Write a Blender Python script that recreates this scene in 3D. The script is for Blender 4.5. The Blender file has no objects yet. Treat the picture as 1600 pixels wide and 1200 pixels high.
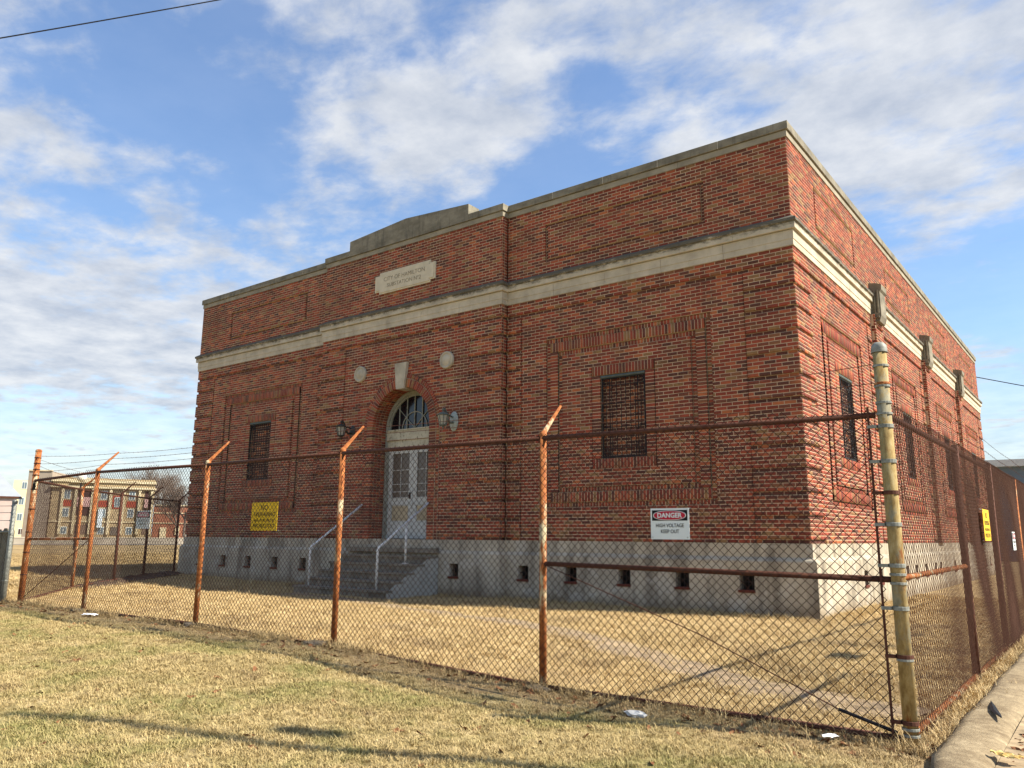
import bpy, math, random
import numpy as np
from mathutils import Vector, Matrix, noise as mnoise
random.seed(7)
RNG = np.random.default_rng(11)
C = bpy.context.scene.collection
SC = bpy.context.scene
B = 1.25                      # height of the top of the concrete base above the ground

# ------------------------------------------------------------------ camera
cd = bpy.data.cameras.new("camera"); cam = bpy.data.objects.new("camera", cd); C.objects.link(cam)
SC.camera = cam
cd.sensor_width = 36.0; cd.lens = 36.0 * 1224.85 / 1600.0; cd.clip_start = 0.05; cd.clip_end = 6000
pit, yaw, rol = 0.19215086, -0.65305700, 0.00783817
fw = Vector((math.sin(yaw) * math.cos(pit), math.cos(yaw) * math.cos(pit), math.sin(pit)))
rt = Vector((math.cos(yaw), -math.sin(yaw), 0)); up = rt.cross(fw)
r2 = math.cos(rol) * rt + math.sin(rol) * up; u2 = -math.sin(rol) * rt + math.cos(rol) * up
M = Matrix((r2, u2, -fw)).transposed().to_4x4(); M.translation = Vector((4.2123, -13.9636, 0.0872 + B))
cam.matrix_world = M
CAMP = np.array(M.translation)

# ------------------------------------------------------------------ world, sun, exposure
SUNV = Vector((9.0, 3.5, 9.1)).normalized()
SUN_EL = math.asin(SUNV.z); SUN_AZ = math.atan2(SUNV.x, SUNV.y)
world = bpy.data.worlds.new("World"); SC.world = world; world.use_nodes = True
wn = world.node_tree.nodes; wl = world.node_tree.links; wn.clear()
def wnode(t, **k):
    n = wn.new(t)
    for a, v in k.items(): setattr(n, a, v)
    return n
sky = wnode('ShaderNodeTexSky', sky_type='NISHITA', sun_disc=False, sun_elevation=SUN_EL, sun_rotation=SUN_AZ,
            altitude=200, air_density=1.25, dust_density=0.4, ozone_density=3.0)
SKY_STRENGTH = 0.095
skyb = wnode('ShaderNodeBackground'); skyb.inputs['Strength'].default_value = SKY_STRENGTH
hsv = wnode('ShaderNodeHueSaturation'); hsv.inputs['Saturation'].default_value = 1.12; hsv.inputs['Hue'].default_value = 0.505
wl.new(sky.outputs[0], hsv.inputs['Color']); wl.new(hsv.outputs[0], skyb.inputs[0])
tc = wnode('ShaderNodeTexCoord')
sep = wnode('ShaderNodeSeparateXYZ'); wl.new(tc.outputs['Generated'], sep.inputs[0])
def wmath(op, a, b=None, c=None, clamp=False):
    n = wnode('ShaderNodeMath', operation=op, use_clamp=clamp)
    for i, v in enumerate((a, b, c)):
        if v is None: continue
        if isinstance(v, (int, float)): n.inputs[i].default_value = v
        else: wl.new(v, n.inputs[i])
    return n.outputs[0]
zc = wmath('ADD', wmath('MAXIMUM', sep.outputs[2], 0.0), 0.10)
px = wmath('DIVIDE', sep.outputs[0], zc); py = wmath('DIVIDE', sep.outputs[1], zc)
cmb = wnode('ShaderNodeCombineXYZ'); wl.new(px, cmb.inputs[0]); wl.new(py, cmb.inputs[1])
def cloud_noise(scale, detail, rough, off, dist=0.0, rot=0.0, sx=1.0):
    mp = wnode('ShaderNodeMapping'); mp.inputs['Location'].default_value = off; mp.inputs['Rotation'].default_value = (0, 0, rot)
    mp.inputs['Scale'].default_value = (sx, 1, 1)
    wl.new(cmb.outputs[0], mp.inputs[0])
    n = wnode('ShaderNodeTexNoise'); n.inputs['Scale'].default_value = scale; n.inputs['Detail'].default_value = detail
    n.inputs['Roughness'].default_value = rough; n.inputs['Distortion'].default_value = dist
    wl.new(mp.outputs[0], n.inputs['Vector']); return n.outputs[0]
big = cloud_noise(3.4, 3, 0.5, (3.1, 1.7, 0))
fine = cloud_noise(9.0, 10, 0.60, (0.4, 5.2, 0), 0.15, 0.9, 0.75)
base = wmath('ADD', wmath('MULTIPLY', big, 0.55), wmath('MULTIPLY', fine, 0.62))
# broad cloud banks and clear gaps where they stand in this sky: (x/z, y/z, radius, amount)
def bank(ax, ay, rad, amt):
    dx = wmath('SUBTRACT', px, ax); dy = wmath('SUBTRACT', py, ay)
    r = wmath('SQRT', wmath('ADD', wmath('MULTIPLY', dx, dx), wmath('MULTIPLY', dy, dy)))
    return wmath('MULTIPLY', wmath('SUBTRACT', 1.0, wmath('DIVIDE', r, rad), clamp=True), amt)
BANKS = [(-2.9, 1.25, 1.25, 0.34), (-1.72, 0.52, 0.28, 0.16), (-1.32, 0.70, 0.30, -0.26), (-1.50, 0.98, 0.22, -0.10), (-1.00, 1.00, 0.36, 0.24),
         (-1.10, 1.22, 0.2, 0.10), (-0.92, 1.44, 0.24, -0.26), (-0.70, 1.18, 0.12, -0.16), (-0.30, 1.50, 0.62, 0.24), (-0.27, 2.70, 0.6, -0.22),
         (-0.62, 0.95, 0.24, 0.14), (0.5, 1.9, 1.0, 0.15)]
tot = base
for bk in BANKS: tot = wmath('ADD', tot, bank(*bk))
ramp = wnode('ShaderNodeMapRange', interpolation_type='SMOOTHSTEP'); wl.new(tot, ramp.inputs[0])
ramp.inputs[1].default_value = 0.50; ramp.inputs[2].default_value = 0.80; ramp.inputs[3].default_value = 0.10; ramp.inputs[4].default_value = 0.93
# thin veil low over the horizon
hz = wnode('ShaderNodeMapRange'); wl.new(sep.outputs[2], hz.inputs[0])
hz.inputs[1].default_value = 0.0; hz.inputs[2].default_value = 0.26; hz.inputs[3].default_value = 0.85; hz.inputs[4].default_value = 0.0
cov = wmath('MAXIMUM', ramp.outputs[0], hz.outputs[0])
lit = cloud_noise(5.0, 7, 0.6, (7.3, 2.2, 0))
ccr = wnode('ShaderNodeMapRange'); wl.new(lit, ccr.inputs[0]); ccr.inputs[1].default_value = 0.33; ccr.inputs[2].default_value = 0.66
cmix = wnode('ShaderNodeMix', data_type='RGBA'); wl.new(ccr.outputs[0], cmix.inputs[0])
cmix.inputs[6].default_value = (0.56, 0.62, 0.73, 1); cmix.inputs[7].default_value = (0.90, 0.92, 0.95, 1)
CLOUD_STRENGTH = 0.44
clb = wnode('ShaderNodeBackground'); wl.new(cmix.outputs[2], clb.inputs[0]); clb.inputs['Strength'].default_value = CLOUD_STRENGTH
mixs = wnode('ShaderNodeMixShader'); wl.new(cov, mixs.inputs[0]); wl.new(skyb.outputs[0], mixs.inputs[1]); wl.new(clb.outputs[0], mixs.inputs[2])
wo = wnode('ShaderNodeOutputWorld'); wl.new(mixs.outputs[0], wo.inputs[0])

sl = bpy.data.lights.new("sun", 'SUN'); sl.energy = 5.0; sl.angle = math.radians(0.5); sl.color = (1.0, 0.92, 0.79)
sun = bpy.data.objects.new("sun", sl); C.objects.link(sun)
sun.rotation_euler = (-SUNV).to_track_quat('-Z', 'Y').to_euler(); sun.location = (20, 10, 40)
vs = SC.view_settings; vs.view_transform = 'Standard'; vs.look = 'None'; vs.gamma = 1.0; vs.use_curve_mapping = False
vs.exposure = 1.12
SC.cycles.max_bounces = 5; SC.cycles.diffuse_bounces = 3; SC.cycles.glossy_bounces = 2; SC.cycles.transmission_bounces = 3
SC.cycles.transparent_max_bounces = 6

# ------------------------------------------------------------------ materials
def s2l(c): return tuple(((v / 255.0) / 12.92 if v <= 10 else (((v / 255.0) + 0.055) / 1.055) ** 2.4) for v in c)
class Mat:
    def __init__(s, name):
        s.m = bpy.data.materials.new(name); s.m.use_nodes = True; s.n = s.m.node_tree.nodes; s.l = s.m.node_tree.links
        s.b = s.n['Principled BSDF']; s.b.inputs['Specular IOR Level'].default_value = 0.25; s.b.inputs['Roughness'].default_value = 0.85
        s.tc = None
    def coord(s, kind='Object'):
        if s.tc is None: s.tc = s.n.new('ShaderNodeTexCoord')
        return s.tc.outputs[kind]
    def wpos(s):
        g = s.n.new('ShaderNodeNewGeometry'); return g.outputs['Position']
    def setv(s, sock, v):
        if isinstance(v, (int, float)): sock.default_value = v
        elif isinstance(v, tuple): sock.default_value = v if len(v) == 4 else (*v, 1)
        else: s.l.new(v, sock)
    def noise(s, scale, detail=4, rough=0.55, vec=None, sc=None, dist=0.0):
        n = s.n.new('ShaderNodeTexNoise'); n.inputs['Scale'].default_value = scale; n.inputs['Detail'].default_value = detail
        n.inputs['Roughness'].default_value = rough; n.inputs['Distortion'].default_value = dist
        v = vec if vec is not None else s.coord()
        if sc is not None:
            mp = s.n.new('ShaderNodeMapping'); mp.inputs['Scale'].default_value = sc; s.l.new(v, mp.inputs[0]); v = mp.outputs[0]
        s.l.new(v, n.inputs['Vector']); return n.outputs[0]
    def ramp(s, fac, stops, interp='LINEAR'):
        r = s.n.new('ShaderNodeValToRGB'); r.color_ramp.interpolation = interp
        e = r.color_ramp.elements
        while len(e) < len(stops): e.new(0.5)
        for k, (p, c) in enumerate(stops):
            e[k].position = p; e[k].color = (*c, 1) if len(c) == 3 else c
        s.l.new(fac, r.inputs[0]); return r.outputs[0]
    def rng(s, fac, a, b, c=0.0, d=1.0, smooth=True):
        r = s.n.new('ShaderNodeMapRange'); r.interpolation_type = 'SMOOTHSTEP' if smooth else 'LINEAR'
        s.l.new(fac, r.inputs[0])
        for i, v in enumerate((a, b, c, d)): r.inputs[i + 1].default_value = v
        return r.outputs[0]
    def mix(s, fac, a, b, mode='MIX'):
        m = s.n.new('ShaderNodeMix'); m.data_type = 'RGBA'; m.blend_type = mode
        s.setv(m.inputs[0], fac); s.setv(m.inputs[6], a); s.setv(m.inputs[7], b); return m.outputs[2]
    def math(s, op, a, b=None, clamp=False):
        m = s.n.new('ShaderNodeMath'); m.operation = op; m.use_clamp = clamp
        s.setv(m.inputs[0], a)
        if b is not None: s.setv(m.inputs[1], b)
        return m.outputs[0]
    def sepz(s, v):
        q = s.n.new('ShaderNodeSeparateXYZ'); s.l.new(v, q.inputs[0]); return q.outputs
    def bump(s, h, strength=0.3, dist=0.01):
        b = s.n.new('ShaderNodeBump'); b.inputs['Strength'].default_value = strength; b.inputs['Distance'].default_value = dist
        s.l.new(h, b.inputs['Height']); s.l.new(b.outputs[0], s.b.inputs['Normal'])
    def col(s, c): s.setv(s.b.inputs['Base Color'], c); return s
    def rough(s, v): s.setv(s.b.inputs['Roughness'], v); return s
    def metal(s, v): s.setv(s.b.inputs['Metallic'], v); return s
def plain(name, rgb, rough=0.8, var=0.25, scale=8.0, bump=0.0, metal=0.0):
    m = Mat(name); c = s2l(rgb)
    n = m.noise(scale, 6)
    lo = tuple(v * (1 - var) for v in c); hi = tuple(min(1, v * (1 + var)) for v in c)
    m.col(m.ramp(n, [(0.3, lo), (0.7, hi)])); m.rough(rough); m.metal(metal)
    if bump: m.bump(n, bump)
    return m.m

PAL = [(0.00, (112, 42, 31)), (0.16, (146, 63, 44)), (0.33, (124, 49, 36)), (0.47, (158, 80, 51)), (0.56, (106, 59, 44)),
       (0.66, (78, 43, 39)), (0.75, (122, 82, 55)), (0.83, (134, 106, 68)), (0.90, (58, 37, 35)), (0.96, (172, 98, 58))]
def brick_mat(name, src):
    m = Mat(name)
    if src == 'attr':
        a = m.n.new('ShaderNodeAttribute'); a.attribute_name = 'rnd'; v = a.outputs['Fac']
    else:
        a = m.n.new('ShaderNodeObjectInfo'); v = a.outputs['Random']
    c = m.ramp(v, [(p, s2l(q)) for p, q in PAL], 'CONSTANT')
    wp = m.wpos()
    mot = m.noise(9.0, 5, 0.6, wp); c = m.mix(m.rng(mot, 0.35, 0.7, 0.0, 0.32), c, s2l((88, 52, 40)))
    soot = m.noise(0.55, 4, 0.6, wp, (1.0, 1.0, 1.6)); c = m.mix(m.rng(soot, 0.50, 0.70, 0.0, 0.6), c, s2l((54, 32, 28)))
    run = m.noise(1.0, 5, 0.6, wp, (3.2, 3.2, .28)); c = m.mix(m.rng(run, 0.56, 0.72, 0.0, 0.5), c, s2l((52, 34, 30)))
    eff = m.noise(1.6, 5, 0.7, wp, (1.4, 1.4, .8)); c = m.mix(m.rng(eff, 0.62, 0.74, 0.0, 0.28), c, s2l((176, 140, 112)))
    gr = m.noise(90, 2, 0.6, wp); c = m.mix(m.rng(gr, 0.3, 0.7, 0.0, 0.25), c, s2l((170, 110, 84)))
    m.col(c); m.rough(0.88); m.bump(gr, 0.25, 0.004)
    return m.m
M_BRICK = brick_mat('brick_field_colour', 'attr'); M_BRICK1 = brick_mat('brick_single_colour', 'obj')
def mortar_mat():
    m = Mat('mortar'); wp = m.wpos()
    c = m.ramp(m.noise(1.2, 5, 0.6, wp), [(0.3, s2l((160, 136, 110))), (0.65, s2l((198, 174, 144)))])
    c = m.mix(m.rng(m.noise(60, 3, 0.6, wp), 0.4, 0.7, 0, 0.25), c, s2l((150, 126, 106)))
    m.col(c); m.rough(0.95); return m.m
M_MORTAR = mortar_mat()
def stone_mat():
    m = Mat('limestone'); wp = m.wpos()
    c = m.ramp(m.noise(2.2, 6, 0.6, wp), [(0.3, s2l((148, 140, 122))), (0.7, s2l((188, 179, 158)))])
    st = m.noise(3.0, 6, 0.65, wp, (2.2, 2.2, 0.35))
    c = m.mix(m.rng(st, 0.52, 0.72, 0, 0.45), c, s2l((110, 104, 92)))
    m.col(c); m.rough(0.9); m.bump(m.noise(70, 3, 0.6, wp), 0.15, 0.004); return m.m
def coping_mat():
    m = Mat('weathered_coping_stone'); wp = m.wpos()
    c = m.ramp(m.noise(2.0, 6, 0.65, wp, (1, 1, 2)), [(0.3, s2l((94, 90, 78))), (0.7, s2l((142, 136, 119)))])
    st = m.noise(4.0, 6, 0.65, wp, (2.5, 2.5, 0.4))
    c = m.mix(m.rng(st, 0.5, 0.72, 0, 0.55), c, s2l((72, 70, 64)))
    m.col(c); m.rough(0.93); m.bump(m.noise(70, 3, 0.6, wp), 0.15, 0.004); return m.m
def cornice_mat():      # pale stone whose weathered top carries a growth of dark lichen
    m = Mat('cornice_stone_with_lichen'); wp = m.wpos()
    c = m.ramp(m.noise(2.2, 6, 0.6, wp), [(0.3, s2l((156, 147, 128))), (0.7, s2l((194, 184, 162)))])
    st = m.noise(3.0, 6, 0.65, wp, (2.2, 2.2, 0.35)); c = m.mix(m.rng(st, 0.55, 0.75, 0, 0.35), c, s2l((126, 118, 104)))
    z = m.sepz(wp)[2]
    edge = m.math('ADD', z, m.math('MULTIPLY', m.math('SUBTRACT', m.noise(5.0, 8, 0.75, wp, (1, 1, 2.5)), 0.5), 0.42))
    c = m.mix(m.rng(edge, B + 5.74, B + 5.86, 0.0, 0.9), c, s2l((74, 72, 64)))
    m.col(c); m.rough(0.92); m.bump(m.noise(70, 3, 0.6, wp), 0.15, 0.004); return m.m
M_STONE, M_COPE, M_CORN = stone_mat(), coping_mat(), cornice_mat()
M_BED = plain('grey_bed_stone', (140, 133, 116), .93, .22, 3, .15)
def concrete_mat():
    m = Mat('cast_concrete'); wp = m.wpos()
    c = m.ramp(m.noise(1.1, 6, 0.6, wp), [(0.3, s2l((150, 141, 124))), (0.7, s2l((188, 177, 155)))])
    st = m.noise(2.4, 5, 0.6, wp, (1.6, 1.6, 0.18))
    c = m.mix(m.rng(st, 0.45, 0.66, 0, 0.7), c, s2l((100, 93, 82)))
    splash = m.math('ADD', m.sepz(wp)[2], m.math('MULTIPLY', m.math('SUBTRACT', m.noise(3.0, 6, 0.7, wp), .5), .5)); c = m.mix(m.rng(splash, 0.05, 0.28, 0.55, 0.0), c, s2l((112, 94, 70)))
    bl = m.noise(2.0, 3, 0.5, wp, (1, 1, 1.5)); c = m.mix(m.rng(bl, 0.56, 0.64, 0, 0.45), c, s2l((182, 176, 162)))
    m.b.inputs['Specular IOR Level'].default_value = 0.08; m.col(c); m.rough(0.95); m.bump(m.noise(25, 5, 0.65, wp), 0.2, 0.01); return m.m
M_CONC = concrete_mat()
M_STEP = plain('step_concrete', (124, 116, 102), 0.95, 0.4, 5, 0.3)
M_CHEEK = plain('pale_painted_concrete', (164, 162, 152), 0.85, 0.15, 5)
M_IRON = plain('black_iron', (26, 23, 24), 0.6, 0.3, 20)
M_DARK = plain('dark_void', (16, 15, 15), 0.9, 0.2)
M_VENTRUST = plain('rusty_brick_sill', (92, 48, 36), 0.9, 0.3, 30)
M_STEELGREEN = plain('grey_green_steel', (78, 88, 86), 0.55, 0.25, 10)
def paint_mat(name, rgb, chip=0.58):
    m = Mat(name); wp = m.coord()
    c = m.ramp(m.noise(6, 5, 0.6, wp), [(0.3, tuple(v * .72 for v in s2l(rgb))), (0.7, s2l(rgb))])
    ch = m.noise(18, 6, 0.7, wp, (1, 1, .5)); c = m.mix(m.rng(ch, chip, chip + .08, 0, 0.8), c, s2l((92, 78, 62)))
    m.col(c); m.rough(0.7); m.bump(ch, 0.2, 0.004); return m.m
M_DOOR = paint_mat('peeling_grey_white_paint', (196, 196, 188)); M_FRAME = paint_mat('peeling_grey_green_paint', (150, 152, 140), .56)
M_TRANS = paint_mat('flaking_cream_paint', (190, 184, 160), .55)
def glass_mat(name, rgb, rough=.12):
    m = Mat(name); m.col(s2l(rgb)); m.rough(rough); m.b.inputs['Specular IOR Level'].default_value = 0.5; return m.m
M_GLASS = glass_mat('dark_window_glass', (20, 20, 26)); M_DGLASS = glass_mat('dusty_door_glass', (92, 84, 74), .35)
def rust_mat(name, base, hi, metalish, thresh, scale=9, zs=0.35):
    m = Mat(name); wp = m.wpos()
    r = m.ramp(m.noise(22, 6, 0.7, wp), [(0.25, s2l((74, 34, 22))), (0.5, s2l(base)), (0.75, s2l(hi))])
    n = m.noise(scale, 6, 0.65, wp, (1, 1, zs))
    c = m.mix(m.rng(n, thresh, thresh + .1), r, s2l(metalish)); m.col(c); m.rough(0.82); m.bump(n, .15, .003); return m.m
M_POSTRUST = rust_mat('orange_rusted_post', (150, 88, 46), (186, 126, 72), (178, 164, 132), 0.54, 9)
M_RAILRUST = rust_mat('dark_rusted_rail', (78, 48, 36), (104, 66, 48), (120, 90, 66), 0.72)
M_WIRE = rust_mat('rusted_fence_wire', (50, 36, 29), (72, 50, 38), (70, 62, 54), 0.62, 4, 1)
M_WIRER = rust_mat('reddish_fence_wire', (70, 46, 34), (98, 64, 46), (94, 74, 60), 0.62, 4, 1)
def cpost_mat():
    m = Mat('yellowed_galvanised_post'); wp = m.wpos()
    a = m.ramp(m.noise(26, 7, 0.7, wp, (1, 1, .35)), [(0.28, s2l((112, 90, 54))), (0.5, s2l((150, 130, 86))), (0.72, s2l((176, 160, 120)))])
    b = m.ramp(m.noise(30, 6, 0.7, wp, (1, 1, .3)), [(0.3, s2l((104, 100, 84))), (0.7, s2l((152, 148, 126)))])
    c = m.mix(m.rng(m.noise(3.4, 7, 0.75, wp, (1, 1, .55)), 0.49, 0.60), a, b)
    c = m.mix(m.rng(m.noise(7, 7, 0.75, wp, (1, 1, .3)), 0.54, 0.64, 0, .85), c, s2l((128, 76, 38)))
    m.b.inputs['Specular IOR Level'].default_value = .12; m.col(c); m.rough(0.85); m.bump(m.noise(60, 4, .6, wp), .2, .003); return m.m
M_CORNERPOST = cpost_mat()
M_GALV = plain('galvanised_steel', (128, 130, 122), 0.6, 0.3, 30, 0, 0.15)
M_GALVW = plain('galvanised_wire', (116, 120, 120), 0.5, 0.2, 12, 0, 0.3)
M_WHITEPIPE = paint_mat('white_painted_pipe', (228, 226, 218), .64)
M_WHITE = plain('white_sign_enamel', (214, 220, 218), 0.5, 0.04, 4); M_BLACK = plain('black_sign_ink', (18, 18, 20), 0.6, 0.1)
M_RED = plain('red_sign_ink', (176, 28, 52), 0.55, 0.08); M_YEL = plain('yellow_sign_enamel', (232, 190, 26), 0.5, 0.08)
M_INK2 = plain('faded_black_ink', (70, 56, 24), 0.6, 0.2); M_FADED = plain('faded_red_ink', (190, 110, 122), 0.6, 0.1); M_GREYINK = plain('faded_grey_ink', (140, 146, 146), .6, .1)
M_LAMP = plain('verdigris_lamp_metal', (96, 102, 94), 0.6, 0.4, 30); M_LAMPDARK = plain('dark_corroded_lamp_metal', (58, 56, 50), 0.6, 0.4, 30)
M_LGLASS = glass_mat('lantern_glass', (150, 150, 140), .2)
M_BARK = plain('bare_tree_bark', (112, 98, 86), 0.9, 0.25, 4)
M_WOOD = plain('weathered_grey_wood', (108, 102, 88), 0.9, 0.35, 6, 0.3)
M_STONEG = plain('rough_footing_concrete', (98, 88, 74), 0.97, 0.5, 22, 0.8)
M_ASPH = plain('old_asphalt_path', (136, 118, 94), 0.95, 0.45, 7, 0.8)

GRASS_SRC = []
def ground_colour(m, wp, blade=False):
    """dry lawn outside the fence, paler straw inside it, browner field beyond"""
    n1 = m.noise(0.9, 5, 0.6, wp); n2 = m.noise(5.0, 5, 0.65, wp); n3 = m.noise(0.35, 3, 0.5, wp)
    lawn = m.ramp(n2, [(0.3, s2l((124, 108, 68))), (0.5, s2l((166, 148, 100))), (0.72, s2l((194, 174, 130)))])
    lawn = m.mix(m.rng(n1, 0.46, 0.62, 0.0, 0.85), lawn, s2l((122, 122, 66)))
    n4 = m.noise(1.7, 6, 0.7, wp); lawn = m.mix(m.rng(n4, 0.56, 0.68, 0.0, 0.75), lawn, s2l((96, 74, 48)))
    yq = m.sepz(wp)[1]; edge = m.math('ADD', yq, m.math('MULTIPLY', m.math('SUBTRACT', n4, 0.5), 1.6))
    lawn = m.mix(m.rng(edge, -8.75, -8.2, 0.0, 0.8), lawn, s2l((150, 126, 92)))
    yard = m.ramp(n2, [(0.3, s2l((156, 130, 92))), (0.5, s2l((196, 170, 122))), (0.72, s2l((216, 194, 148)))])
    yard = m.mix(m.rng(n1, 0.5, 0.66, 0.0, 0.6), yard, s2l((128, 104, 78)))
    q = m.sepz(wp)
    yy = m.math('ADD', q[1], m.math('MULTIPLY', m.math('SUBTRACT', n1, 0.5), 0.9))
    c = m.mix(m.rng(yy, -8.15, -7.75), lawn, yard)
    field = m.ramp(m.noise(0.12, 5, 0.6, wp, (1, 2.5, 1)), [(0.3, s2l((132, 112, 76))), (0.7, s2l((182, 156, 108)))])
    c = m.mix(m.rng(q[0], -24.0, -19.0, 1.0, 0.0), c, field)
    return c, n2
def ground_mat():
    m = Mat('dry_turf_soil'); wp = m.wpos(); c, n2 = ground_colour(m, wp)
    fine = m.noise(38, 8, 0.75, wp)
    c = m.mix(m.rng(fine, 0.35, 0.62, 0.55, 0.0), c, s2l((78, 64, 44)))
    m.col(c); m.rough(0.96); m.bump(fine, 0.7, 0.03); return m.m
def blade_mat(name, shift):
    m = Mat(name); wp = m.wpos(); c, n2 = ground_colour(m, wp, True)
    oi = m.n.new('ShaderNodeObjectInfo')
    c = m.mix(m.rng(oi.outputs['Random'], 0.0, 1.0, 0.0, 0.5, False), c, s2l((214, 190, 138)))
    c = m.mix(m.rng(m.noise(140, 2, 0.5, wp), 0.4, 0.65, 0.0, 0.45), c, s2l((120, 100, 60)))
    m.col(c); m.rough(0.75)
    return m.m
M_GROUND = ground_mat(); M_BLADE = blade_mat('dry_grass_blade', 0)
M_LEAF = plain('dead_brown_leaf', (122, 82, 52), 0.8, 0.5, 3)
def kerb_mat():
    m = Mat('worn_kerb_concrete'); wp = m.wpos()
    c = m.ramp(m.noise(9, 8, 0.7, wp), [(0.3, s2l((116, 102, 80))), (0.55, s2l((150, 134, 106))), (0.75, s2l((178, 162, 132)))])
    c = m.mix(m.rng(m.noise(2.2, 6, 0.7, wp), 0.48, 0.62, 0, .6), c, s2l((104, 88, 66)))
    fl = m.noise(120, 2, .6, wp); c = m.mix(m.rng(fl, 0.58, 0.68, 0, .5), c, s2l((84, 74, 60)))
    m.col(c); m.rough(0.97); m.bump(m.noise(60, 6, 0.7, wp), 0.8, 0.012); return m.m
M_CURB = kerb_mat()
M_GUTTER = plain('gutter_dirt_and_litter', (150, 132, 104), 0.95, 0.45, 9, 0.5)

# ------------------------------------------------------------------ helpers
def link(o, parent=None, kind=None, label=None, cat=None, group=None):
    C.objects.link(o)
    if parent is not None: o.parent = parent
    if kind: o['kind'] = kind
    if label: o['label'] = label
    if cat: o['category'] = cat
    if group: o['group'] = group
    return o
def empty(name, loc, label, cat, group=None, rz=0.0):
    o = bpy.data.objects.new(name, None); o.location = loc; o.rotation_euler = (0, 0, rz); o.empty_display_size = .2
    return link(o, None, None, label, cat, group)
class MB:
    def __init__(s): s.v = []; s.f = []; s.m = []; s.mats = []
    def mi(s, mat):
        if mat not in s.mats: s.mats.append(mat)
        return s.mats.index(mat)
    def add(s, vs, fs, mat=None):
        k = len(s.v); s.v += [tuple(v) for v in vs]; s.f += [tuple(i + k for i in f) for f in fs]
        i = s.mi(mat) if mat is not None else 0
        s.m += [i] * len(fs); return s
    def box(s, x0, x1, y0, y1, z0, z1, mat=None, rot=None, pivot=None):
        vs = [(x, y, z) for z in (z0, z1) for x, y in ((x0, y0), (x1, y0), (x1, y1), (x0, y1))]
        if rot is not None:
            pv = Vector(pivot or ((x0 + x1) / 2, (y0 + y1) / 2, (z0 + z1) / 2)); vs = [rot @ (Vector(v) - pv) + pv for v in vs]
        return s.add(vs, [(0, 3, 2, 1), (4, 5, 6, 7), (0, 1, 5, 4), (1, 2, 6, 5), (2, 3, 7, 6), (3, 0, 4, 7)], mat)
    def tube(s, pts, rad, n=8, mat=None, cap=True):
        pts = [Vector(p) for p in pts]; rads = rad if isinstance(rad, (list, tuple)) else [rad] * len(pts)
        k0 = len(s.v); ref = None
        for i, p in enumerate(pts):
            d = (pts[min(i + 1, len(pts) - 1)] - pts[max(i - 1, 0)]).normalized()
            if ref is None:
                ref = Vector((0, 0, 1)) if abs(d.z) < .9 else Vector((1, 0, 0))
            a = d.cross(ref).normalized(); b = d.cross(a).normalized(); ref = a.cross(d) if False else ref
            for j in range(n):
                t = 2 * math.pi * j / n; q = p + (a * math.cos(t) + b * math.sin(t)) * rads[i]; s.v.append(tuple(q))
        i = s.mi(mat) if mat is not None else 0
        for r in range(len(pts) - 1):
            for j in range(n):
                s.f.append((k0 + r * n + j, k0 + r * n + (j + 1) % n, k0 + (r + 1) * n + (j + 1) % n, k0 + (r + 1) * n + j)); s.m.append(i)
        if cap:
            s.f.append(tuple(k0 + j for j in range(n))[::-1]); s.m.append(i)
            s.f.append(tuple(k0 + (len(pts) - 1) * n + j for j in range(n))); s.m.append(i)
        return s
    def lathe(s, prof, c, axis='Z', n=16, mat=None):
        k0 = len(s.v); i = s.mi(mat) if mat is not None else 0
        for r, h in prof:
            for j in range(n):
                t = 2 * math.pi * j / n; a, b = r * math.cos(t), r * math.sin(t)
                s.v.append((c[0] + a, c[1] + b, c[2] + h) if axis == 'Z' else ((c[0] + a, c[1] - h, c[2] + b) if axis == 'Y' else (c[0] + h, c[1] + a, c[2] + b)))
        for q in range(len(prof) - 1):
            for j in range(n):
                s.f.append((k0 + q * n + j, k0 + q * n + (j + 1) % n, k0 + (q + 1) * n + (j + 1) % n, k0 + (q + 1) * n + j)); s.m.append(i)
        return s
    def sheet(s, pts2, p2, z=0): pass
    def mesh(s, name, mat=None, smooth=False):
        me = bpy.data.meshes.new(name); me.from_pydata(s.v, [], s.f)
        if s.mats:
            for m in s.mats: me.materials.append(m)
            me.polygons.foreach_set('material_index', s.m)
        elif mat: me.materials.append(mat)
        if smooth: me.polygons.foreach_set('use_smooth', [True] * len(s.f))
        me.update(); return me
    def obj(s, name, mat=None, parent=None, smooth=False, **k):
        return link(bpy.data.objects.new(name, s.mesh(name, mat, smooth)), parent, **k)
def at_parent(o, p):         # keep world place when the parent stands away from the origin
    o.parent = p; o.matrix_parent_inverse = Matrix.Translation(-Vector(p.location)) if p.rotation_euler[2] == 0 else (Matrix.Translation(Vector(p.location)) @ p.rotation_euler.to_matrix().to_4x4()).inverted()
    return o
def part(mb, name, parent, mat=None, smooth=False, **k):
    return at_parent(mb.obj(name, mat, None, smooth, **k), parent)
def sstep(x, a, b):
    t = np.clip((x - a) / (b - a), 0, 1); return t * t * (3 - 2 * t)
def gz(x, y):                 # height of the ground
    return 0.14 * sstep(-np.asarray(x, float), -0.3, 3.2) * sstep(-np.asarray(y, float), 1.5, 6.5) * (1 - sstep(-np.asarray(y, float), 9.0, 13.5)) + 0.10 * sstep(-np.asarray(x, float), 12, 20) * sstep(-np.asarray(y, float), -30, 1) 

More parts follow.
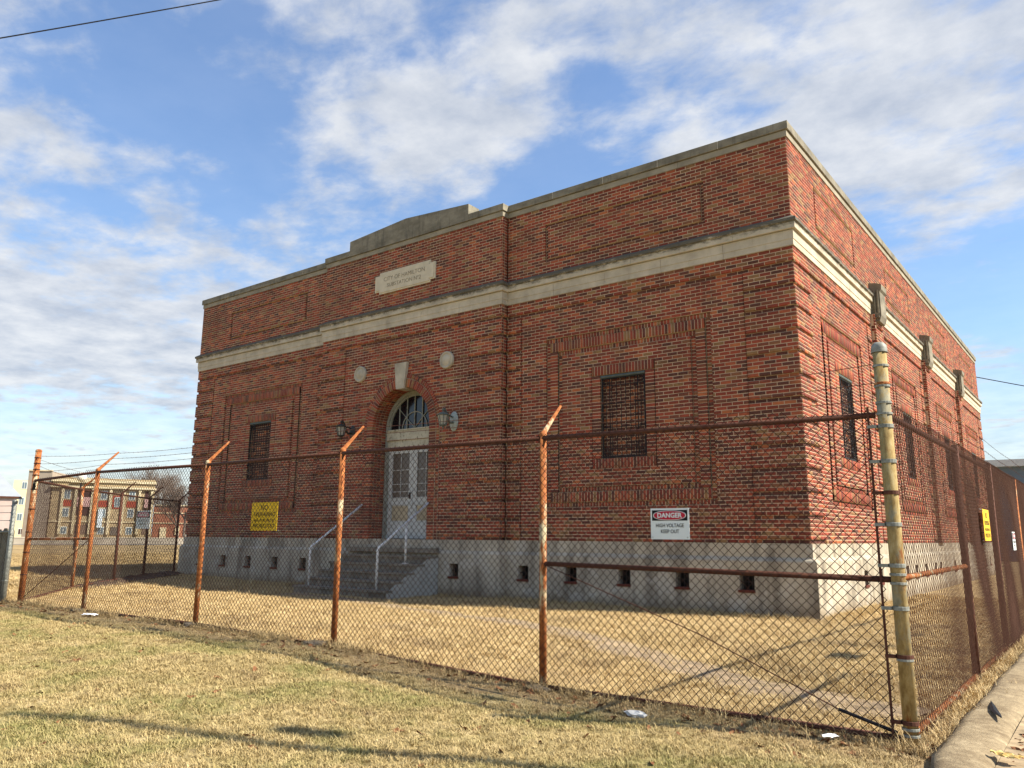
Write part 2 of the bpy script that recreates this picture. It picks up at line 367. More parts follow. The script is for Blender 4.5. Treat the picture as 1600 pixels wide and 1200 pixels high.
# ------------------------------------------------------------------ ground
def axis_vals(a, b, n, ext):
    core = np.linspace(a, b, n); g = []
    st = (b - a) / (n - 1); p = b
    hi = []
    while p < ext: st *= 1.35; p += st; hi.append(p)
    lo = []; st = (b - a) / (n - 1); p = a
    while p > -ext: st *= 1.35; p -= st; lo.append(p)
    return np.array(lo[::-1] + list(core) + hi)
gx = axis_vals(-26, 8, 120, 1500); gy = axis_vals(-16, 6, 80, 1500)
X, Y = np.meshgrid(gx, gy); Z = gz(X, Y) + 0.012 * np.sin(X * 2.3 + Y) * np.sin(Y * 1.9 - X * .7) * (np.abs(X + 8) < 18)
V = np.stack([X.ravel(), Y.ravel(), Z.ravel()], 1); nx, ny = len(gx), len(gy)
F = [(j * nx + i, j * nx + i + 1, (j + 1) * nx + i + 1, (j + 1) * nx + i) for j in range(ny - 1) for i in range(nx - 1)]
me = bpy.data.meshes.new('ground'); me.from_pydata(V.tolist(), [], F); me.materials.append(M_GROUND)
link(bpy.data.objects.new('ground', me), None, 'structure')
def gzf(x, y): return float(gz(x, y)) + 0.012 * math.sin(x * 2.3 + y) * math.sin(y * 1.9 - x * .7)

# asphalt path across the yard (thin slabs following a curve)
pth = [(-11.0, -2.3), (-8.8, -2.75), (-6.6, -3.35), (-4.6, -3.95), (-2.7, -4.45), (-0.9, -5.2), (0.6, -6.1), (1.9, -6.75), (2.85, -7.0)]
def smooth_path(p, k=8):
    out = []
    for i in range(len(p) - 1):
        a = np.array(p[max(i - 1, 0)]); b = np.array(p[i]); c = np.array(p[i + 1]); d = np.array(p[min(i + 2, len(p) - 1)])
        for t in np.linspace(0, 1, k, endpoint=False):
            out.append(.5 * (2 * b + (c - a) * t + (2 * a - 5 * b + 4 * c - d) * t * t + (3 * b - a - 3 * c + d) * t ** 3))
    out.append(np.array(p[-1])); return out
PATH = smooth_path(pth)
m = MB(); rows = []
for i, p in enumerate(PATH):
    d = PATH[min(i + 1, len(PATH) - 1)] - PATH[max(i - 1, 0)]; d = d / np.hypot(*d); nn = np.array([-d[1], d[0]])
    w = 0.36 + 0.10 * math.sin(i * 1.1) + 0.07 * math.sin(i * 2.7); w2 = .36 + .08 * math.sin(i * .9 + 2)
    for k, off in enumerate((-w, -w * .4, w2 * .3, w2)):
        q = p + nn * off; m.v.append((q[0], q[1], gzf(*q) + (0.006 if k in (0, 3) else 0.022)))
for i in range(len(PATH) - 1):
    for k in range(3): m.f.append((i * 4 + k, i * 4 + k + 1, i * 4 + k + 5, i * 4 + k + 4)); m.m.append(0)
m.obj('path', M_ASPH, kind='structure', smooth=True)
def path_dist(x, y):
    P = np.array(PATH); return np.min(np.hypot(x[:, None] - P[None, :, 0], y[:, None] - P[None, :, 1]), axis=1)

# kerb and gutter beside the right-hand fence
m = MB(); prof = [(3.12, -0.05), (3.13, .035), (3.20, .062), (3.38, .055), (3.45, .03), (3.48, -.02), (3.55, -.04)]
ys = np.linspace(-9.6, 30, 60)
for y in ys:
    bend = 0.30 * max(0, (-8.4 - y)) ** 1.5
    for x, z in prof: m.v.append((x + bend + .012 * math.sin(y * 3), y, z))
n = len(prof)
for i in range(len(ys) - 1):
    for k in range(n - 1): m.f.append((i * n + k, i * n + k + 1, (i + 1) * n + k + 1, (i + 1) * n + k)); m.m.append(0)
m.obj('kerb', M_CURB, kind='structure', smooth=True)
m = MB(); m.add([(3.47, -12, -.012), (9, -12, -.012), (9, 40, -.012), (3.47, 40, -.012)], [(0, 1, 2, 3)])
gobj = m.obj('road', M_GUTTER, kind='structure'); gobj.location.z = .030

# ------------------------------------------------------------------ the building
W, D, P_BAY = 19.62, 24.5, 0.208
H, L, J = 0.07, 0.216, 0.014
bld = empty('substation_building', (-W / 2, D / 2, 0), 'red and brown brick substation with arched doorway, stone bands and concrete base', 'building')
WALLS = {  # origin, along, outward
    'front': (Vector((0, 0, 0)), Vector((1, 0, 0)), Vector((0, -1, 0))),
    'side': (Vector((0, 0, 0)), Vector((0, 1, 0)), Vector((1, 0, 0))),
    'bayr': (Vector((-6.63, 0, 0)), Vector((0, 1, 0)), Vector((1, 0, 0))),
    'bayl': (Vector((-12.99, 0, 0)), Vector((0, -1, 0)), Vector((-1, 0, 0))),
    'revl': (Vector((-10.83, 0, 0)), Vector((0, 1, 0)), Vector((1, 0, 0))),
    'revr': (Vector((-8.83, 0, 0)), Vector((0, -1, 0)), Vector((-1, 0, 0))),
}
for i, yp in enumerate((5.68, 11.8, 17.92)):
    WALLS['pil%d' % i] = (Vector((0, yp, 0)), Vector((1, 0, 0)), Vector((0, -1, 0)))
BR = []      # (wall, ((s,z)x4 ccw), dfront, dback)
MO = []      # mortar boxes (wall, s0, s1, z0, z1, dfront, dback)
def brick(w, s0, s1, z0, z1, df, db=None, jx=J / 2, jz=.0072, jl=True, jr=True):
    a = s0 + (jx if jl else .003); b = s1 - (jx if jr else .003)
    if b - a < .012: return
    BR.append((w, ((a, z0 + jz), (b, z0 + jz), (b, z1 - jz), (a, z1 - jz)), df + RNG.normal(0, .0006), (df - .06) if db is None else db))
OUTER = {'front': ((-12.99, -P_BAY), (-6.63, -P_BAY), (-.001, 0), (-W, 0)), 'side': ((.001, 0), (D, 0))}
def row_bricks(w, k, a, b, df, ends=(True, True), phase=0.0, depth=None):
    ma, mb_ = a, b
    if w == 'front':            # courses turn the outer corners: a sunk course starts further in
        if abs(b + .001) < 1e-6: b += min(0, df); mb_ = b - .006
        if abs(a + W) < 1e-6: a -= min(0, df); ma = a + .006
        if df > .15 and abs(b + 6.63) < 1e-6: b += min(0, df - P_BAY); mb_ = b - .006
        if df > .15 and abs(a + 12.99) < 1e-6: a -= min(0, df - P_BAY); ma = a + .006
    elif w == 'side':
        if abs(a - .001) < 1e-6: a -= min(0, df); ma = a + .006
    elif w == 'bayr': ma = a + .006
    elif w == 'bayl': mb_ = b - .006
    elif w.startswith('pil'): mb_ = b - .006
    z0 = B + k * H; off = (k % 2) * L / 2 + phase
    i = math.floor((a - off) / L); cuts = [a]
    while True:
        i += 1; s = off + i * L
        if s >= b - 1e-6: break
        if s > a + 1e-6: cuts.append(s)
    cuts.append(b)
    if len(cuts) > 2 and cuts[1] - cuts[0] < .035: cuts.pop(1)
    if len(cuts) > 2 and cuts[-1] - cuts[-2] < .035: cuts.pop(-2)
    for q in range(len(cuts) - 1):
        brick(w, cuts[q], cuts[q + 1], z0, z0 + H, df, None if depth is None else df - depth,
              jl=(q > 0 or ends[0]), jr=(q < len(cuts) - 2 or ends[1]))
    bk = min(df - .06, -.16) if depth is None else df - depth
    lip = .008 if (depth is None and k % 6 == 1 and k <= 73 and df > -.01) else 0
    MO.append((w, ma + (.009 if ma == a and depth is None else 0), mb_ - (.009 if mb_ == b and depth is None else 0), z0 + lip, z0 + H, df - .0045, bk))
    if depth is None: MO.append((w, ma, mb_, z0, z0 + H, df - .046, bk))
def mo_block(w, a, b, z0, z1, df):
    MO.append((w, a + .007, b - .007, z0 + .006, z1 - .006, df - .0045, df - .14)); MO.append((w, a, b, z0, z1, df - .040, df - .14))
def soldiers(w, s0, s1, z0, z1, df, pitch=.072):
    n = max(1, round((s1 - s0) / pitch)); p = (s1 - s0) / n
    for i in range(n): brick(w, s0 + i * p, s0 + (i + 1) * p, z0, z1, df, df - .06)
    mo_block(w, s0, s1, z0, z1, df)
def stack(w, s0, s1, k0, k1, df):
    for k in range(k0, k1): brick(w, s0, s1, B + k * H, B + (k + 1) * H, df, df - .06)
    mo_block(w, s0, s1, B + k0 * H, B + k1 * H, df)
def ring(w, s0, s1, z0, z1, wd, df):       # a frame of bricks: uprights stacked, top and bottom soldiers
    soldiers(w, s0, s1, z1 - wd, z1, df); soldiers(w, s0, s1, z0, z0 + wd, df)
    zz0, zz1 = z0 + wd, z1 - wd; n = round((zz1 - zz0) / H); h = (zz1 - zz0) / n
    for a, b in ((s0, s0 + wd), (s1 - wd, s1)):
        for k in range(n): brick(w, a, b, zz0 + k * h, zz0 + (k + 1) * h, df, df - .06)
        mo_block(w, a, b, zz0, zz1, df)
FD, GD, RD = -.018, -.036, -.052       # field, groove course, sunk ring
def windowed_panel(w, o0, o1, w0, w1):
    """brick frame of three rings round a window closed with bricks"""
    z0, z1 = B + 10 * H, B + 63 * H
    ring(w, o0, o1, z0, z1, .105, RD); ring(w, o0 + .105, o1 - .105, z0 + .105, z1 - .105, .21, FD)
    ring(w, o0 + .315, o1 - .315, z0 + .315, z1 - .315, .105, RD)
    soldiers(w, w0 - .216, w1 + .216, B + 49 * H, B + 52 * H, FD + .004); soldiers(w, w0 - .216, w1 + .216, B + 21 * H, B + 24 * H, FD + .004)
    stack(w, w0 - .216, w0, 24, 49, FD + .002); stack(w, w1, w1 + .216, 24, 49, FD + .002)
    for k in range(24, 49): row_bricks(w, k, w0, w1, -.12, phase=.05, depth=.05)
def cut(iv, a, b):              # take [a,b] out of a list of (s0,s1,d,kind)
    out = []
    for (p, q, d, kd) in iv:
        if q <= a or p >= b: out.append((p, q, d, kd)); continue
        if p < a: out.append((p, a, d, kd))
        if q > b: out.append((b, q, d, kd))
    return out
FRONT_PANELS = [(-5.53, -1.67, -4.14, -3.10), (-17.95, -14.09, -16.52, -15.48)]
SIDE_CENTRES = [3.06, 9.12, 15.24, 21.36]
SIDE_PANELS = [(c - 1.53, c + 1.53, c - .5, c + .5) for c in SIDE_CENTRES]
ARC_C, ARC_Z, ARC_R = -9.83, B + 2.77, 1.0
def lower_rows(w, segs, panels, arch=False):
    for k in range(77):
        z = B + k * H + H / 2
        if k >= 73 or k == 72:
            iv = []
            for (a, b, off, kd) in segs:      # merge neighbours on the same plane
                d = off + (0 if k >= 73 else GD)
                if iv and abs(iv[-1][2] - d) < 1e-6: iv[-1] = (iv[-1][0], b, d, kd)
                else: iv.append((a, b, d, kd))
        else:
            iv = [(a, b, off + ((GD if k % 6 == 0 else 0.0) if kd == 'q' else (0.0 if kd == 'p' else FD)), kd) for (a, b, off, kd) in segs]
        for (o0, o1, w0, w1) in panels:
            if 10 <= k < 63:
                if k < 16 or k >= 57: iv = cut(iv, o0, o1)
                else:
                    iv = cut(iv, o0, o0 + .42); iv = cut(iv, o1 - .42, o1)
                    if 21 <= k < 52: iv = cut(iv, w0 - .216, w1 + .216)
        if arch:
            r = ARC_R + .325
            if z < ARC_Z: iv = cut(iv, ARC_C - r, ARC_C + r)
            else:
                dz = z - ARC_Z
                if dz < r:
                    hw = math.sqrt(max(0, r * r - dz * dz)); iv = cut(iv, ARC_C - hw + .012, ARC_C + hw - .012)
            if B + 3.72 < z < B + 4.40: 
                kw = .135 + (z - B - 3.72) / .67 * .08; iv = cut(iv, ARC_C - kw, ARC_C + kw)
        for (a, b, d, kd) in iv: row_bricks(w, k, a, b, d)
def upper_rows(w, segs, panels, k1=108):
    for k in range(84, k1):
        iv = [(a, b, off, kd) for (a, b, off, kd) in segs]
        for (p0, p1) in panels:
            if k in (89, 101):
                hit = [x for x in iv if x[0] < p0 + .01 and x[1] > p1 - .01]
                if hit: iv = cut(iv, p0, p1) + [(p0, p1, hit[0][2] - .040, 'g')]
            elif 89 < k < 101:
                hit = [x for x in iv if x[0] < p0 + .01 and x[1] > p1 - .01]
                if hit: iv = cut(cut(iv, p0, p0 + .07), p1 - .07, p1) + [(p0, p0 + .07, hit[0][2] - .040, 'g'), (p1 - .07, p1, hit[0][2] - .040, 'g')]
        for (a, b, d, kd) in iv: row_bricks(w, k, a, b, d)
fs = [(-W, -18.645, 0, 'q'), (-18.645, -13.40, 0, 'f'), (-13.40, -12.99, 0, 'q'), (-12.99, -12.02, P_BAY, 'q'), (-12.02, -7.60, P_BAY, 'f'),
      (-7.60, -6.63, P_BAY, 'q'), (-6.63, -6.22, 0, 'q'), (-6.22, -.975, 0, 'f'), (-.975, -.001, 0, 'q')]
lower_rows('front', fs, FRONT_PANELS, True)
for pnl in FRONT_PANELS: windowed_panel('front', *pnl)
upper_rows('front', [(-W, -12.99, 0, 'q'), (-12.99, -6.63, P_BAY, 'q'), (-6.63, -.001, 0, 'q')], [(-5.54, -1.69), (-17.93, -14.08)])
ss = []; edges = [(5.68, 6.45), (11.80, 12.57), (17.92, 18.69)]; s = .001
ss.append((.001, .94, 0, 'q')); prev = .94
for (a, b) in edges:
    ss += [(prev, a - .38, 0, 'f'), (a - .38, a, 0, 'q'), (a, b, .11, 'p'), (b, b + .38, 0, 'q')]; prev = b + .38
ss += [(prev, 23.5, 0, 'f'), (23.5, D, 0, 'q')]
lower_rows('side', ss, SIDE_PANELS)
for pnl in SIDE_PANELS: windowed_panel('side', *pnl)
upper_rows('side', [(.001, D, 0, 'q')], [(c - 1.48, c + 1.48) for c in SIDE_CENTRES])
for k in list(range(77)) + list(range(84, 108)):
    d = GD if (k < 73 and k % 6 == 0) else 0
    for w in ('bayr', 'bayl'):
        a, b = ((-P_BAY + .002 - d, -.002) if w == 'bayr' else (.002, P_BAY - .002 + d))
        row_bricks(w, k, a, b, d, phase=(.108 if k % 2 else 0) + .1)
    if k < 77:
        for i in range(3): row_bricks('pil%d' % i, k, .002, .108, 0, phase=0, depth=.05)
for a_, b_ in ((-6.70, -6.60), (-13.02, -12.92)):       # solid core behind the inner corners of the projecting bay
    MO.append(('front', a_, b_, B, B + 7.55, -.046, -.18))
# arch rings, jambs and reveal
def quad_brick(w, pts, df, db):
    c = np.mean(pts, axis=0); BR.append((w, tuple(tuple(c + (np.array(p) - c) * 1.0) for p in pts), df, db))
def vous(r0, r1, n, df, db, gap=.011):
    for i in range(n):
        t0, t1 = math.pi * i / n, math.pi * (i + 1) / n
        if abs((t0 + t1) / 2 - math.pi / 2) < .13: continue
        g0, g1 = gap / 2 / r0, gap / 2 / r1
        p = [(ARC_C + r0 * math.cos(t0 + g0), ARC_Z + r0 * math.sin(t0 + g0)), (ARC_C + r1 * math.cos(t0 + g1), ARC_Z + r1 * math.sin(t0 + g1)),
             (ARC_C + r1 * math.cos(t1 - g1), ARC_Z + r1 * math.sin(t1 - g1)), (ARC_C + r0 * math.cos(t1 - g0), ARC_Z + r0 * math.sin(t1 - g0))]
        quad_brick('front', p, df, db)
PB = P_BAY
vous(1.0, 1.212, 48, PB + .004, PB - .10); vous(1.0, 1.212, 48, PB - .112, PB - .215); vous(1.0, 1.212, 48, PB - .227, PB - .33); vous(1.0, 1.212, 48, PB - .342, PB - .47)
vous(1.226, 1.325, 56, PB - .010, PB - .10)
for sgn in (-1, 1):
    for k in range(40):
        z0 = B + k * (2.77 / 40); z1 = z0 + 2.77 / 40
        for r0, r1, df, db in ((1.0, 1.22, PB + .004, PB - .10), (1.0, 1.22, PB - .112, PB - .215), (1.0, 1.22, PB - .227, PB - .33), (1.0, 1.22, PB - .342, PB - .47), (1.22, 1.325, PB - .010, PB - .10)):
            a, b = sorted((ARC_C + sgn * (r0 + (.0 if r0 < 1.1 else .006)), ARC_C + sgn * (r1 - .006)))
            BR.append(('front', ((a, z0 + .006), (b, z0 + .006), (b, z1 - .006), (a, z1 - .006)), df, db))
    a, b = sorted((ARC_C + sgn * 1.006, ARC_C + sgn * 1.217)); MO.append(('front', a, b, B, ARC_Z, PB - .001, PB - .48))
    a, b = sorted((ARC_C + sgn * 1.219, ARC_C + sgn * 1.325)); MO.append(('front', a, b, B, ARC_Z, PB - .015, PB - .3))

def wpt(w, s, z, d): o, t, n = WALLS[w]; return o + t * s + n * d + Vector((0, 0, z))
# which 300 bricks show largest from the street corner: these become objects of their own
cen = np.array([wpt(w, sum(p[0] for p in q) / 4, sum(p[1] for p in q) / 4, df)[:] for (w, q, df, db) in BR])
nor = np.array([WALLS[w][2][:] for (w, q, df, db) in BR])
siz = np.array([abs(q[1][0] - q[0][0]) * abs(q[2][1] - q[1][1]) for (w, q, df, db) in BR])
vd = CAMP - cen; dist = np.linalg.norm(vd, axis=1)
app = siz * np.einsum('ij,ij->i', vd, nor) / dist ** 3
ok = np.array([df > -.030 and not (P_BAY - .05 < df < P_BAY - .03) and w in ('front', 'side') for (w, q, df, db) in BR])
pick = set(np.argsort(-(app * ok))[:300].tolist())
front_wall = None
def frustum_arrays(items):
    n = len(items); V = np.zeros((n, 8, 3)); 
    for i, (w, q, df, db) in enumerate(items):
        o, t, nn = WALLS[w]; c0 = (q[0][0] + q[1][0] + q[2][0] + q[3][0]) / 4; c1 = (q[0][1] + q[1][1] + q[2][1] + q[3][1]) / 4
        hw = max(1e-4, max(abs(p[0] - c0) for p in q)); hh = max(1e-4, max(abs(p[1] - c1) for p in q)); ins = .0014
        for j, (s, z) in enumerate(q):
            sf = c0 + (s - c0) * (1 - ins / hw); zf = c1 + (z - c1) * (1 - ins / hh)
            V[i, j] = (o[0] + t[0] * sf + nn[0] * df, o[1] + t[1] * sf + nn[1] * df, zf)
            V[i, 4 + j] = (o[0] + t[0] * s + nn[0] * (df - .002), o[1] + t[1] * s + nn[1] * (df - .002), z)
    return V
def deep_frustum(items, name):       # front face, small chamfer, straight sides
    n = len(items); V = frustum_arrays(items); W3 = np.zeros((n, 12, 3)); W3[:, :8] = V
    for i, (w, q, df, db) in enumerate(items):
        nn = np.array(WALLS[w][2][:]); W3[i, 8:] = V[i, 4:] + nn * (db - (df - .002))
    fl = []
    for k in (0, 4):
        for j in range(4): fl.append((k + j, k + 4 + j, k + 4 + (j + 1) % 4, k + (j + 1) % 4))
    fl.append((0, 1, 2, 3)); fl = np.array(fl)
    F = (fl[None] + (np.arange(n) * 12)[:, None, None]).reshape(-1, 4)
    me = bpy.data.meshes.new(name); me.vertices.add(n * 12); me.vertices.foreach_set('co', W3.ravel())
    me.loops.add(F.size); me.loops.foreach_set('vertex_index', F.ravel().astype(np.int32))
    me.polygons.add(len(F)); me.polygons.foreach_set('loop_start', np.arange(0, F.size, 4, dtype=np.int32)); me.polygons.foreach_set('loop_total', np.full(len(F), 4, np.int32))
    at = me.attributes.new('rnd', 'FLOAT', 'FACE'); at.data.foreach_set('value', np.repeat(np.where(np.array([abs(df - GD) < .004 or abs(df - P_BAY - GD) < .004 or abs(df + .040) < .004 or abs(df - P_BAY + .04) < .004 or abs(df + .12) < .006 for (_, _, df, _) in items]), .66 + .08 * RNG.random(n) + .25 * (RNG.random(n) < .45), RNG.random(n)), 9).astype(np.float32))  # dark brick tones paint in the groove shade; window infill is darkened too
    me.update(calc_edges=True); return me
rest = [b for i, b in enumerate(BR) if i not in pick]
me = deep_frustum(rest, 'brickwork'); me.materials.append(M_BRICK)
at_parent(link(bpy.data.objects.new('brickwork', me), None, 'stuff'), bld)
shared = {}
for i in sorted(pick):
    w, q, df, db = BR[i]; wd = q[1][0] - q[0][0]; hg = q[2][1] - q[1][1]; o, t, nn = WALLS[w]
    key = (w, round(wd, 3), round(hg, 3))
    if key not in shared:
        hw, hh = wd / 2, hg / 2
        me = deep_frustum([(w, ((-hw, -hh), (hw, -hh), (hw, hh), (-hw, hh)), 0.0, -.06)], 'brick'); me.materials.append(M_BRICK1)
        if o.length > 0: me.transform(Matrix.Translation(-o))
        shared[key] = me
    ob = bpy.data.objects.new('brick', shared[key]); ob.location = wpt(w, (q[0][0] + q[1][0]) / 2, (q[0][1] + q[2][1]) / 2, df)
    at_parent(link(ob), bld)
# mortar
m = MB()
for (w, a, b, z0, z1, df, db) in MO:
    o, t, nn = WALLS[w]; vs = [o + t * s + nn * d + Vector((0, 0, z)) for z in (z0, z1) for (s, d) in ((a, df), (b, df), (b, db), (a, db))]
    m.add(vs, [(0, 3, 2, 1), (4, 5, 6, 7), (0, 1, 5, 4), (1, 2, 6, 5), (3, 0, 4, 7)])
# arch soffit mortar
n = 40; k0 = len(m.v)
for i in range(n + 1):
    t = math.pi * i / n
    for r, y in ((1.006, -PB + .001), (1.006, .30), (1.218, -PB + .001), (1.222, -PB + .015), (1.325, -PB + .015)):
        m.v.append((ARC_C + r * math.cos(t), y, ARC_Z + r * math.sin(t)))
for i in range(n):
    a = k0 + i * 5; m.f += [(a, a + 1, a + 6, a + 5), (a + 2, a, a + 5, a + 7), (a + 4, a + 3, a + 8, a + 9)]; m.m += [0, 0, 0]
part(m, 'mortar_backing', bld, M_MORTAR)
# rear and far walls, roof deck
m = MB(); m.box(-W, -W + .3, .16, D, B, B + 7.55); m.box(-W + .3, -.16, D - .3, D, B, B + 7.55); part(m, 'rear_wall', bld, M_BRICK)
m = MB(); m.box(-W + .3, -.2, .3, D - .3, B + 7.0, B + 7.1); part(m, 'roof', bld, plain('tar_roof', (60, 60, 60)))

# stone courses
def extrude(w, prof, s0, s1, m0=0, m1=0, base=0.0, mat=None, mb=None, gap=.003):
    """prof: (d,z) going round the section; ends mitred by m0/m1 (+1 outer corner, -1 inner corner)"""
    mb = mb or MB(); o, t, nn = WALLS[w]; vs = []
    g0 = gap if m0 == 0 else 0; g1 = gap if m1 == 0 else 0
    for (d, z) in prof: vs.append(o + t * (s0 + g0 - m0 * (d)) + nn * (d + base) + Vector((0, 0, z)))
    for (d, z) in prof: vs.append(o + t * (s1 - g1 + m1 * (d)) + nn * (d + base) + Vector((0, 0, z)))
    n = len(prof); fs = [(i, i + n, (i + 1) % n + n, (i + 1) % n) for i in range(n)]
    fs += [tuple(range(n)), tuple(range(2 * n - 1, n - 1, -1))]
    mb.add(vs, fs, mat); return mb
def stones(name, w, prof, s0, s1, m0, m1, base, mat, step, gap=.003):
    n = max(1, round((s1 - s0) / step)); p = (s1 - s0) / n
    for i in range(n):
        j = RNG.uniform(-.0012, .0012)
        pr = [(d + (j if d > 0 else 0), z) for d, z in prof]
        part(extrude(w, pr, s0 + i * p, s0 + (i + 1) * p, m0 if i == 0 else 0, m1 if i == n - 1 else 0, base, gap=.006 if name == 'coping_stone' else .003), name, bld, mat)
ZC = B + 5.39
CORN = [(-.12, ZC + .001), (.020, ZC + .001), (.020, ZC + .118), (.030, ZC + .122), (.030, ZC + .295), (-.12, ZC + .295)]
CROWN = [(-.12, ZC + .304), (.072, ZC + .304), (.080, ZC + .312), (.080, ZC + .43), (.112, ZC + .45), (.112, ZC + .505), (.085, ZC + .525), (.0, ZC + .58), (-.12, ZC + .58)]
ZT = B + 7.556
COPL = [(-.30, ZT + .001), (.018, ZT + .001), (.018, ZT + .125), (-.30, ZT + .125)]
COPU = [(-.34, ZT + .133), (.046, ZT + .133), (.052, ZT + .140), (.052, ZT + .295), (.044, ZT + .302), (-.34, ZT + .312)]
for nm, pr, mt, st in (('cornice_stone', CORN, M_CORN, 1.25), ('crown_stone', CROWN, M_CORN, 1.05), ('coping_bed_stone', COPL, M_BED, 1.9), ('coping_stone', COPU, M_COPE, 1.22)):
    stones(nm, 'front', pr, -W, -12.99, 1, -1, 0, mt, st)
    stones(nm, 'front', pr, -12.99, -6.63, 1, 1, PB, mt, st) if nm != 'coping_stone' else None
    stones(nm, 'front', pr, -6.63, 0, -1, 1, 0, mt, st)
    stones(nm, 'side', pr, 0, D, 1, 1, 0, mt, 1.9)
    for w, a, b, m0, m1 in (('bayr', -PB, 0, 1, -1), ('bayl', 0, PB, -1, 1)):
        part(extrude(w, pr, a, b, m0, m1, 0), nm, bld, mt)
for (a, b, m0, m1) in ((-12.99, -12.0, 1, 0), (-7.66, -6.63, 0, 1)):
    part(extrude('front', COPU, a, b, m0, m1, PB), 'coping_stone', bld, M_COPE)
ztop = lambda x: B + 8.28 - .16 * abs(x + 9.83) / 2.17
for (a, b) in ((-12.0, -10.9), (-10.9, -9.83), (-9.83, -8.74), (-8.74, -7.66)):
    m = MB(); y0, y1 = -PB - .052, .15; z0 = ZT + .133; a += .003; b -= .003
    m.add([(a, y0, z0), (b, y0, z0), (b, y1, z0), (a, y1, z0), (a, y0, ztop(a)), (b, y0, ztop(b)), (b, y1, ztop(b)), (a, y1, ztop(a))],
          [(0, 3, 2, 1), (4, 5, 6, 7), (0, 1, 5, 4), (1, 2, 6, 5), (2, 3, 7, 6), (3, 0, 4, 7)])
    part(m, 'parapet_block', bld, M_COPE)
M_JOINT = plain('pale_coping_joint', (196, 190, 174), .95, .08)
inner = [(d - .004 if d > 0 else d + .01, z + (.004 if z < ZT + .2 else -.004)) for d, z in COPU]
mj = MB()
for (w, a, b, m0, m1, off) in (('front', -W, -12.99, 1, -1, 0), ('front', -12.99, -12.0, 1, 0, PB), ('front', -7.66, -6.63, 0, 1, PB), ('front', -6.63, 0, -1, 1, 0), ('side', 0, D, 1, 1, 0)):
    extrude(w, inner, a, b, m0, m1, off, mb=mj, gap=0)
mj.box(-11.99, -7.67, -PB - .047, .14, ZT + .14, B + 8.105)
part(mj, 'coping_joints', bld, M_JOINT)
# stone brackets at the heads of the side piers
BRK = [(-.02, B + 5.22), (.19, B + 5.22), (.235, B + 5.36), (.235, B + 5.95), (.275, B + 6.0), (.285, B + 6.12), (.16, B + 6.17), (-.02, B + 6.2)]
for (a, b) in edges:
    m = extrude('side', BRK, a + .08, b - .14, 0, 0, .0)
    br = part(m, 'stone_bracket', bld, M_COPE)
    m = MB()
    for q in (.10, .17): m.box(q, q + .03, a + .045, a + .10, B + 5.35, B + 6.0)
    m.box(-.02, .20, a + .04, a + .10, B + 5.3, B + 5.42)
    part(m, 'bracket_rib', bld, M_COPE)
# keystone, medallions, plaque
m = MB(); kb = -PB - .06
kv = [(ARC_C - .135, B + 3.72), (ARC_C + .135, B + 3.72), (ARC_C + .215, B + 4.39), (ARC_C - .215, B + 4.39)]
m.add([(x, kb, z) for x, z in kv] + [(x, .1, z) for x, z in kv], [(0, 1, 2, 3), (0, 4, 5, 1), (1, 5, 6, 2), (2, 6, 7, 3), (3, 7, 4, 0)]); part(m, 'keystone', bld, M_STONE)
for x, z in ((-11.376, B + 4.283), (-8.298, B + 4.27)):
    m = MB(); m.lathe([(.215, -.02), (.215, .035), (.195, .05), (.165, .05), (.155, .03), (.15, .03), (.11, .052), (.05, .07), (.0005, .075)], (x, -PB, z), 'Y', 32)
    part(m, 'stone_medallion', bld, M_STONE, True)
def text_mesh(txt, size, depth, name, mat, loc, rot, parent, sx=1.0, bold=0.0, mirror=False):
    cu = bpy.data.curves.new(name, 'FONT'); cu.body = txt; cu.size = size; cu.extrude = depth; cu.align_x = 'CENTER'; cu.align_y = 'CENTER'; cu.offset = bold; cu.resolution_u = 3
    tmp = bpy.data.objects.new(name, cu); C.objects.link(tmp)
    dg = bpy.context.evaluated_depsgraph_get(); me = bpy.data.meshes.new_from_object(tmp.evaluated_get(dg)); bpy.data.objects.remove(tmp)
    me.materials.clear(); me.materials.append(mat); me.name = name
    me.transform(Matrix.Scale(sx, 4, Vector((1, 0, 0))))
    o = bpy.data.objects.new(name, me); C.objects.link(o)
    o.matrix_world = Matrix.Translation(loc) @ rot
    if parent is not None:
        mw = o.matrix_world.copy(); o.parent = parent; pm = Matrix.Translation(parent.location) @ parent.rotation_euler.to_matrix().to_4x4()
        o.matrix_parent_inverse = pm.inverted(); o.matrix_basis = mw
    return o
RFRONT = Matrix.Rotation(math.radians(90), 4, 'X')                       # faces -y
RSIDE = Matrix.Rotation(math.radians(90), 4, 'Z') @ RFRONT               # faces +x
px0, px1, pz0, pz1 = -10.92, -8.74, B + 6.36, B + 6.95; nt = .17
def notched(a, b, c, d, n, y0, y1, mb):
    q = n * .42
    o = [(a, c + q), (a + n, c + q), (a + n, c), (b - n, c), (b - n, c + q), (b, c + q), (b, d - q), (b - n, d - q), (b - n, d), (a + n, d), (a + n, d - q), (a, d - q)]
    k = len(o); mb.add([(x, y0, z) for x, z in o] + [(x, y1, z) for x, z in o],
        [(0, 1, 10, 11), (1, 2, 3, 4), (1, 4, 7, 10), (4, 5, 6, 7), (7, 8, 9, 10)] + [(i, i + k, (i + 1) % k + k, (i + 1) % k) for i in range(k)])
    return mb
M_PLQ = plain('pale_plaque_stone', (196, 186, 162), .9, .12, 5)
